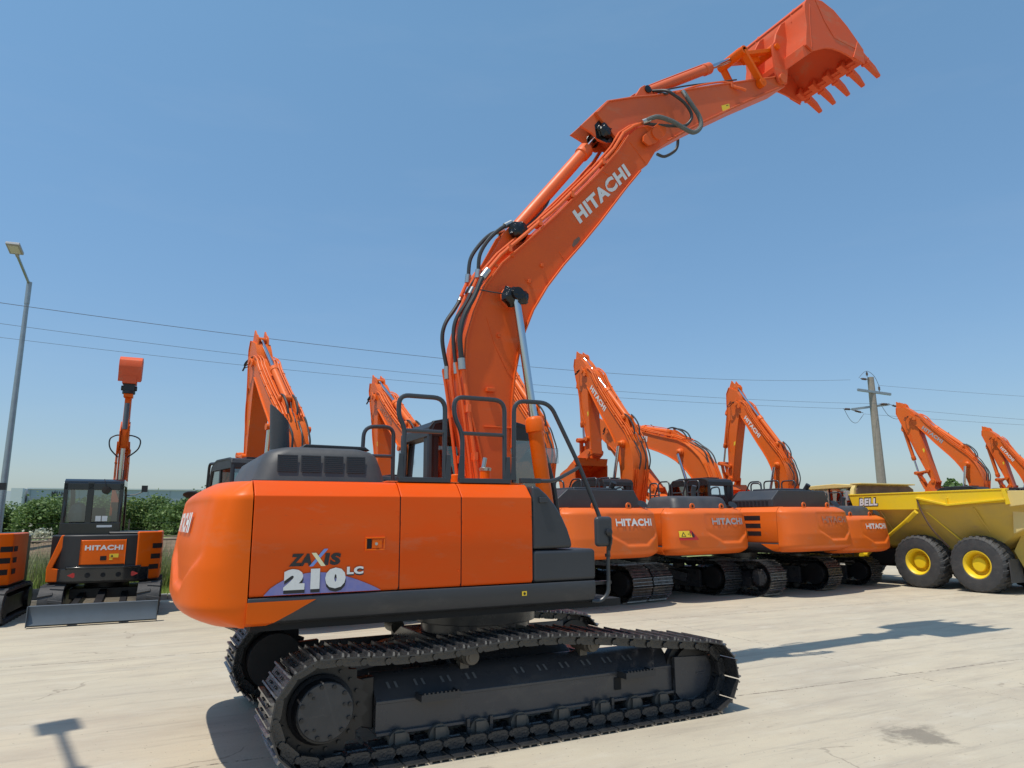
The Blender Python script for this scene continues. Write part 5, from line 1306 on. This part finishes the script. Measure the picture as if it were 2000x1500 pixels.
    part('tcg', 'window', lambda mb: (mb.add([(7.25, 1.065, 1.75), (8.8, 1.065, 1.75), (8.68, 1.065, 2.66), (7.25, 1.065, 2.66)], [(0, 1, 2, 3)]), mb.add([(8.8, -.4, 1.75), (8.8, 1.06, 1.75), (8.68, 1.06, 2.66), (8.68, -.4, 2.66)], [(0, 1, 2, 3)]), mb.add([(7.20, -.35, 2.0), (7.20, 1.0, 2.0), (7.20, 1.0, 2.5), (7.20, -.35, 2.5)], [(0, 1, 2, 3)])), 'glass', cb)
    part('troof', 'cab_roof', lambda mb: mb.prism([(6.95, 2.69), (7.0, 2.76), (7.7, 2.82), (8.6, 2.79), (8.95, 2.70), (8.9, 2.67)], -.5, 1.14), 'paleyellow', cb, .02, 3)
    part('tseat', 'seat', lambda mb: (mb.box(7.7, 8.2, .1, .6, 1.8, 1.95), mb.box(7.6, 7.75, .1, .6, 1.8, 2.45)), 'dark', cb, .03)
    part('tmir', 'mirror', lambda mb: (mb.box(7.0, 7.06, 1.15, 1.5, 2.30, 2.58), mb.tube([(8.9, 1.1, 2.7), (9.0, 1.35, 2.78), (9.0, 1.38, 2.9)], .015, 6), mb.tube([(9.0, 1.3, 2.7), (9.05, 1.4, 2.2)], .012, 6)), 'silver', cb, .01)
    part('thood', 'hood', lambda mb: mb.prism([(8.82, 1.75), (8.82, 1.0), (10.3, .9), (10.35, 1.35), (10.1, 1.6)], -.95, .95), 'yellow', root, .04, 3)
    part('tfen', 'fender', lambda mb: (mb.prism([(7.8, 1.2), (7.9, 1.42), (9.3, 1.42), (9.5, 1.1), (9.4, 1.08), (9.25, 1.36), (7.95, 1.36), (7.85, 1.18)], .8, 1.42), mb.prism([(7.8, 1.2), (7.9, 1.42), (9.3, 1.42), (9.5, 1.1), (9.4, 1.08), (9.25, 1.36), (7.95, 1.36), (7.85, 1.18)], -1.42, -.8)), 'yellow', root)
    part('tlad', 'ladder', lambda mb: ([mb.box(7.30, 7.62, 1.08, 1.12, .55+i*.22, .58+i*.22) for i in range(5)], mb.tube([(7.30, 1.10, .5), (7.30, 1.10, 1.6)], .014, 6), mb.tube([(7.62, 1.10, .5), (7.62, 1.10, 1.6)], .014, 6)), 'black', root)
    part('tlmp', 'tail_light', lambda mb: mb.box(2.215, 2.24, .52, .72, 1.20, 1.34), 'red', root, .006)
    part('tlmp2', 'tail_light', lambda mb: mb.box(2.215, 2.24, -.72, -.52, 1.20, 1.34), 'red', root, .006)
    part('tslot', 'tail_slot', lambda mb: mb.box(2.010, 2.018, .35, 1.05, 1.725, 1.775), 'dark', root)
    part('tflap', 'mud_flap', lambda mb: mb.box(2.92, 2.94, .84, 1.34, .28, .82), 'rubber', root)
    part('tstay', 'bin_stay', lambda mb: [mb.tube([(x, 1.40, 2.03), (x-.10, 1.08, 1.50), (x-.16, .80, 1.06)], .016, 6) for x in (6.1, 3.55)][0], 'dustyyellow', bn)
    return root
truck((16.42, 0, 0), R(90), 'big yellow articulated dump truck with black tyres and yellow rims, parked at the right')

# ---------------------------------------------------------------- ground
mb = MB(); mb.add([(-60, -60, 0), (90, -60, 0), (90, 12.75-.067*90*0, 0), (-60, 12.75, 0)], [(0, 1, 2, 3)]); tag(mb.build('yard', 'yard'), kind='structure')
mb = MB(); mb.add([(-3000, -3000, -.03), (3000, -3000, -.03), (3000, 3000, -.03), (-3000, 3000, -.03)], [(0, 1, 2, 3)]); tag(mb.build('ground', 'field'), kind='structure')
mb = MB(); nx, ny = 90, 30; pts = []
for i in range(nx):
    x = -45+i*1.5
    for j in range(ny):
        y = 12.85+j*1.4; h = .07+.06*sm(12.8, 13.6, y)+1.22*sm(15.5, 20.5, y)-.95*sm(30, 50, y)
        pts.append((x, y, h+random.uniform(-.05, .05)*(1 if y > 14 else .2)))
mb.grid(pts, nx, ny); mb.build('bank', 'bankmix' if 'bankmix' in M else 'field'); tag(bpy.data.objects['bank'], kind='structure')
mb = MB()
for i in range(60):
    x0 = -40+i*1.5; mb.box(x0+.006, x0+1.494, 12.60, 12.78, -.02, .13)
tag(mb.build('kerb', 'kerb', None, .012), kind='structure')
# soil heap on the bank
mb = MB(); pts = []
for i in range(50):
    for j in range(10):
        x = -12+i*.45; y = 16.6+j*.5; pts.append((x, y, .02+(1.28+.12*math.sin(x*2.1)+.1*math.sin(x*.7+1))*math.sin(math.pi*min(max(j/9, 0), 1))**.7+random.uniform(-.04, .04)))
mb.grid(pts, 50, 10); tag(mb.build('soil_heap', 'soil'), kind='structure')

# loose grit on the slabs
mb = MB()
for i in range(900):
    x = random.uniform(-6, 9); y = random.uniform(-5.2, 4.5)
    if random.random() < .5: x = random.gauss(3.5, 2.5); y = random.gauss(-2.6, .9)
    s_ = random.uniform(.003, .008)*(1.6 if random.random() < .06 else 1)
    a_ = random.uniform(0, 6.3); ca, sa = math.cos(a_)*s_, math.sin(a_)*s_
    mb.add([(x+ca, y+sa, 0), (x-sa, y+ca*1.3, 0), (x-ca, y-sa, 0), (x+sa*.8, y-ca, 0), (x+ca*.2, y+sa*.2, s_*.8)], [(0, 1, 4), (1, 2, 4), (2, 3, 4), (3, 0, 4)])
tag(mb.build('gravel', 'stone'), 'loose grit and small stones scattered over the pale concrete yard', 'gravel', kind='stuff')
# ---------------------------------------------------------------- grass and weeds (stuff)
def blades(name, mt, n, xr, yr_, hr, w, zf, label, cat, lean=.35):
    vs = []; fs = []
    for i in range(n):
        x = random.uniform(*xr); y = random.uniform(*yr_); z = zf(x, y); h = random.uniform(*hr); a = random.uniform(0, math.pi); l = random.uniform(-lean, lean)*h; l2 = random.uniform(-lean, lean)*h
        dx, dy = math.cos(a)*w, math.sin(a)*w; o = len(vs)
        vs += [(x-dx, y-dy, z), (x+dx, y+dy, z), (x+dx*.6+l*.4, y+dy*.6+l2*.4, z+h*.6), (x-dx*.6+l*.4, y-dy*.6+l2*.4, z+h*.6), (x+l, y+l2, z+h)]
        fs += [(o, o+1, o+2, o+3), (o+3, o+2, o+4)]
    mb = MB(); mb.add(vs, fs); o = mb.build(name, mt); return tag(o, label, cat, kind='stuff')
zf = lambda x, y: .06+.06*sm(12.8, 13.6, y)+1.22*sm(15.5, 20.5, y)
blades('grass', 'grass', 26000, (-10, 9), (12.8, 14.2), (.05, .16), .006, zf, 'short bright green grass behind the kerb', 'grass')
blades('weeds', 'weed', 26000, (-10, 9), (13.9, 16.5), (.35, 1.15), .010, zf, 'tall dry weeds growing along the fence', 'weeds')
blades('weeds', 'grass', 15000, (-10, 9), (13.6, 16.5), (.3, .9), .012, zf, 'green weeds growing through the wire fence', 'weeds')

# ---------------------------------------------------------------- fence
fr = tag(empty('fence', (-12, 13.85, 0)), 'low wire mesh fence with a double top rail between grass and bank', 'fence')
mb = MB(); mb.tube([(0, 0, 1.40), (22, 0, 1.40)], .022, 6); mb.build('rail', 'fence', fr)
mb = MB(); mb.tube([(0, .03, 1.48), (22, .03, 1.48)], .014, 6); mb.build('rail', 'fence', fr)
for i in range(10):
    o = part('fpost', 'post', lambda mb: mb.box(-.025, .025, -.02, .02, 0, 1.5), 'fence', fr); o.location = (i*2.4+.3, .04, 0)
mb = MB()
for i in range(220): x = i*.1+.02; mb.box(x-.0018, x+.0018, -.002, .002, .1, 1.38)
for j in range(12): z = .15+j*.105; mb.box(0, 22, -.0035, -.0021, z-.0018, z+.0018)
mb.build('wire_mesh', 'fence', fr)
f2 = tag(empty('fence', (-12, 17.6, 1.1)), 'thin wire fence with bare posts at the foot of the bushes', 'fence')
mb = MB()
for j in range(4): mb.tube([(0, 0, .25+j*.16), (22, 0, .25+j*.16)], .003, 4)
mb.build('wire', 'fence', f2)
for i in range(14):
    o = part('fpost2', 'post', lambda mb: mb.box(-.02, .02, -.015, .015, -.3, .85), 'fence', f2); o.location = (i*1.65+.2, .03, 0)

# ---------------------------------------------------------------- bushes
def crown_mesh(mb, rx, ry, rz_, n, leaf, lobes, seed):
    rnd = random.Random(seed); L = []
    for i in range(lobes):
        a = rnd.uniform(0, 2*math.pi); r = rnd.uniform(.1, .75); L.append((math.cos(a)*r*rx, math.sin(a)*r*ry, rnd.uniform(.25, .95)*rz_, rnd.uniform(.28, .52)))
    vs = []; fs = []
    for i in range(n):
        cx, cy, cz, cr = rnd.choice(L); d = Vector((rnd.gauss(0, 1), rnd.gauss(0, 1), rnd.gauss(0, 1))).normalized()*(rnd.random()**.33)
        p = Vector((cx+d.x*cr*rx, cy+d.y*cr*ry, max(cz+d.z*cr*rz_*.75, .03)))
        if rnd.random() < .04: p += Vector((d.x*.25, d.y*.25, abs(d.z)*.3))
        u = Vector((rnd.gauss(0, 1), rnd.gauss(0, 1), rnd.gauss(0, .6))).normalized(); v = u.orthogonal(); v.rotate(Matrix.Rotation(rnd.uniform(0, 6.3), 3, u)); s = leaf*rnd.uniform(.6, 1.4); o = len(vs)
        vs += [p-u*s, p+v*s*.45, p+u*s, p-v*s*.45]; fs.append((o, o+1, o+2, o+3))
    mb.add(vs, fs)
def stem_mesh(mb, h, seed):
    rnd = random.Random(seed)
    for i in range(7):
        a = rnd.uniform(0, 6.28); r = rnd.uniform(.2, .8); mb.tube([(0, 0, -.1), (math.cos(a)*r*.3, math.sin(a)*r*.3, h*.4), (math.cos(a)*r, math.sin(a)*r, h*.85)], [.04, .028, .010], 5)
labs = ['dark green bush behind the cut-off small excavator at the left edge', 'bushy green shrub under the warehouse sign', 'wide green bush left of the small excavator cab', 'tall green bush seen through the small excavator windows', 'green bush just right of the small excavator boom', 'tall leafy bush with a thin post in it, beside the counterweight', 'bright green bush directly behind the orange counterweight']
for i, x in enumerate((-9.6, -7.7, -6.2, -4.3, -2.9, -1.1, .8)):
    r_ = tag(empty('bush', (x, 25.3+1.6*math.sin(i*2.2), 1.05), i*1.3), labs[i], 'bush', 'bushes along the bank')
    v = i % 3
    part('crown%d' % v, 'crown', lambda mb: crown_mesh(mb, 1.55, 1.4, 1.60, 13000, .060, 16, 11+v), 'leaf' if v else 'leaf2', r_)
    part('stems%d' % v, 'trunk', lambda mb: stem_mesh(mb, 1.3, 5+v), 'bark', r_)
    r_.scale = (1.0, 1.0, (1.0, .88, .92, .95, 1.05, 1.10, 1.0)[i])
for i, x in enumerate((4.5, 9.5, 15.5, 22.0)):
    r_ = tag(empty('bush', (x, 21.5+1.2*math.sin(i*1.7), 1.0), i*.9+.4), ['green bush behind the main boom, mostly hidden', 'green bush under the counterweight with white lettering', 'green bush far behind the vented excavator', 'green bush behind the dump truck'][i], 'bush', 'bushes along the bank')
    part('crown%d' % (i % 3), 'crown', None, 'leaf', r_); part('stems%d' % (i % 3), 'trunk', None, 'bark', r_); r_.scale = (1.3, 1, .8)
fl = tag(empty('flowering_weed', (-6.1, 18.4, 1.25)), 'pale flowering weed in front of the soil heap', 'wildflower')
part('flow', 'flower_heads', lambda mb: crown_mesh(mb, .55, .3, .42, 420, .045, 9, 77), 'flower', fl)
part('flst', 'stem', lambda mb: [mb.tube([(random.uniform(-.4, .4), random.uniform(-.2, .2), -.4), (random.uniform(-.4, .4), random.uniform(-.2, .2), .25)], .006, 4) for k in range(14)], 'leaf', fl)
# far tree
tr = tag(empty('tree', (108, 60, 0)), 'dark distant tree peeking above the dump truck bin', 'tree')
part('ftc', 'crown', lambda mb: crown_mesh(mb, 2.6, 2.6, 4.6, 3500, .35, 12, 5), 'leaf', tr); kids(tr)[0].location = (0, 0, 1.6)
part('ftt', 'trunk', lambda mb: (mb.tube([(0, 0, 0), (.1, 0, 2), (0, .1, 4.2)], [.35, .25, .12], 8), mb.tube([(.1, 0, 2), (1.2, .3, 4)], [.15, .05], 6)), 'bark', tr)

# ---------------------------------------------------------------- warehouse
wr = tag(empty('warehouse', (-16, 180, 0), R(-3)), 'long low grey warehouse with dark stripes and a small black sign beyond the bushes', 'warehouse')
mb = MB(); mb.box(-10.5, 62, 0, 40, -1, 9.35); wa = mb.build('wall', 'wallgrey', wr)
mb = MB(); mb.box(-10.5, 14, -.12, -.02, 5.9, 7.4); mb.box(3.5, 22, -.14, -.13, 4.6, 6.9); mb.build('stripe', 'wallgrey2', wa)
mb = MB(); mb.box(-10.6, 62, -.2, .0, 9.2, 9.5); mb.build('roof_edge', 'wallwhite', wa)
mb = MB()
for i in range(16): mb.box(-10+i*4.6, -9.9+i*4.6, -.06, -.01, 0, 9.2)
mb.build('panel_seam', 'wallgrey2', wa)
mb = MB(); mb.box(-13, -10.9, -3, 35, -1, 9.3); mb.box(-40, -12, 6, 40, -1, 9.0); mb.build('annexe_wall', 'wallwhite', wr)
lettering('lettering', 'MILLHANT', quadfn((-6.0, -.16, 7.75), (4.3, 0, 0), (0, 0, 1.0)), 'ink', wa, .05)

# ---------------------------------------------------------------- lamp posts
def lamppost(loc, armv, label):
    r = tag(empty('street_lamp', loc), label, 'street lamp', 'tall galvanised yard lamps')
    a = Vector((armv[0], armv[1], 0)); d = Vector((a.x, a.y, .42)); e = Vector((0, 0, 8.95))
    mb = MB(); mb.tube([(0, 0, 0), (0, 0, 3), (0, 0, 6), (0, 0, 8.35)], [.105, .09, .075, .062], 14); mb.lathe([(.2, 0), (.2, .03), (.11, .05)], (0, 0, 0), (0, 0, 1), 12); mb.build('pole', 'galv', r)
    mb = MB(); mb.cyl((0, 0, 8.30), (0, 0, 8.98), .072, n=14); mb.obox((0, 0, 8.92), e+d, .055, .055); mb.build('arm', 'galv', r)
    u = d.normalized(); sdv = Vector((-u.y, u.x, 0)).normalized(); n = u.cross(sdv)
    def slab(mb, p, L, w, t0, t1):
        vs = [p+u*x+sdv*y+n*z for x in (0, L) for y in (-w, w) for z in (t0, t1)]
        mb.add(vs, [(0, 1, 3, 2), (4, 6, 7, 5), (0, 4, 5, 1), (2, 3, 7, 6), (0, 2, 6, 4), (1, 5, 7, 3)])
    mb = MB(); slab(mb, e+d, .48, .17, -.02, .06); mb.obox(e+d-u*.12, e+d+u*.06, .08, .08); hd = mb.build('lamp_head', 'silver', r, .012)
    mb = MB(); slab(mb, e+d+u*.06, .34, .12, -.028, -.021); mb.build('lamp_glass', 'lamp', hd)
    return r
lamppost((-6.80, 17.70, 0), (-.18, -1.35), 'tall grey street lamp leaning into view at the left edge of the photo')
lamppost((-6.45, -1.05, 0), (-.35, 1.15), 'grey street lamp outside the photo, seen only by its shadow at the bottom left')

# ---------------------------------------------------------------- utility pole and wires
up_ = tag(empty('utility_pole', (29.4, 16.2, 0)), 'leaning grey concrete utility pole with crossarms and insulators', 'utility pole')
mb = MB(); mb.tube([(0, 0, -.1), (0, 0, 4), (-.0, 0, 8.85)], [.25, .215, .155], 10); mb.build('pole', 'concretepole', up_)
mb = MB(); mb.obox((0, 0, 8.78), (0, 0, 8.9), .40, .40); mb.obox((-.95, .1, 8.15), (.95, -.35, 7.98), .10, .12); mb.build('crossarm', 'galv', up_)
A = Vector((-1.0, .5, 7.2)); Bq = Vector((.75, -.35, 7.45)); mb = MB(); mb.obox(A, Bq, .09, .11); mb.build('crossarm', 'galv', up_)
mb = MB()
def insul(p, d, L=.45):
    d = Vector(d).normalized(); mb.lathe([(.012, 0), (.02, L*.25), (.06, L*.3), (.04, L*.38), (.06, L*.45), (.04, L*.52), (.06, L*.6), (.04, L*.68), (.06, L*.75), (.02, L*.8), (.012, L)], p, d, 8)
insul((-.2, 0, 8.72), (-1, 0, 0), .6); insul(A, (-1, .05, -.02), .6); insul(Bq, (-1, .05, -.03), .7); insul(A+Vector((.2, .15, 0)), (.9, -.4, -.25), .6); insul(Bq, (.9, -.5, -.35), .65); insul((.45, -.1, 8.1), (0, 0, 1), .35); insul((-.25, 0, 8.85), (0, 0, 1), .3)
mb.build('insulator', 'insul', up_)
mb = MB(); mb.tube(smooth_path([(-.9, 0, 8.75), (-.3, 0, 9.15), (.2, -.05, 8.95), (.45, -.1, 8.45)]), .012, 5)
mb.tube(smooth_path([A+Vector((-.6, 0, 0)), A+Vector((-.2, 0, -.55)), A+Vector((.4, .1, -.65)), A+Vector((.75, -.1, -.2))]), .012, 5)
mb.tube(smooth_path([Bq+Vector((-.7, 0, 0)), Bq+Vector((-.3, -.1, -.6)), Bq+Vector((.3, -.2, -.75)), Bq+Vector((.6, -.3, -.3))]), .012, 5); mb.build('jumper_cable', 'wire', up_)
def wire(a, b, sag, label):
    a, b = Vector(a), Vector(b); pts = [a.lerp(b, i/40)-Vector((0, 0, 4*sag*(i/40)*(1-i/40))) for i in range(41)]
    mb = MB(); mb.tube(pts, .0065, 5); return tag(mb.build('power_line', 'wire'), label, 'power line', 'power lines across the sky')
P0 = Vector((29.4, 16.2, 0))
wire(P0+Vector((-1.3, .2, 8.65)), (-22, 8, 6.9), 1.2, 'topmost power line crossing the sky to the left of the utility pole')
wire(P0+Vector((.3, -.3, 7.45)), (-22, 21, 9.4), 1.0, 'middle power line of the three crossing the sky to the left')
wire(P0+Vector((-1.6, .5, 7.2)), (-22, 25.5, 9.7), .8, 'lowest power line of the three crossing the sky to the left')
wire(P0+Vector((.45, -.1, 8.45)), P0+Vector((30, -16, 7.0)), .5, 'power line running down to the right from the top of the utility pole')
wire(P0+Bq+Vector((.6, -.3, -.25)), P0+Vector((31, -15, 5.8)), .5, 'power line running right from the crossarm of the utility pole')
wire(P0+A+Vector((.75, -.1, -.2)), P0+Vector((29.5, -17.5, 5.4)), .5, 'lowest power line running right from the utility pole')
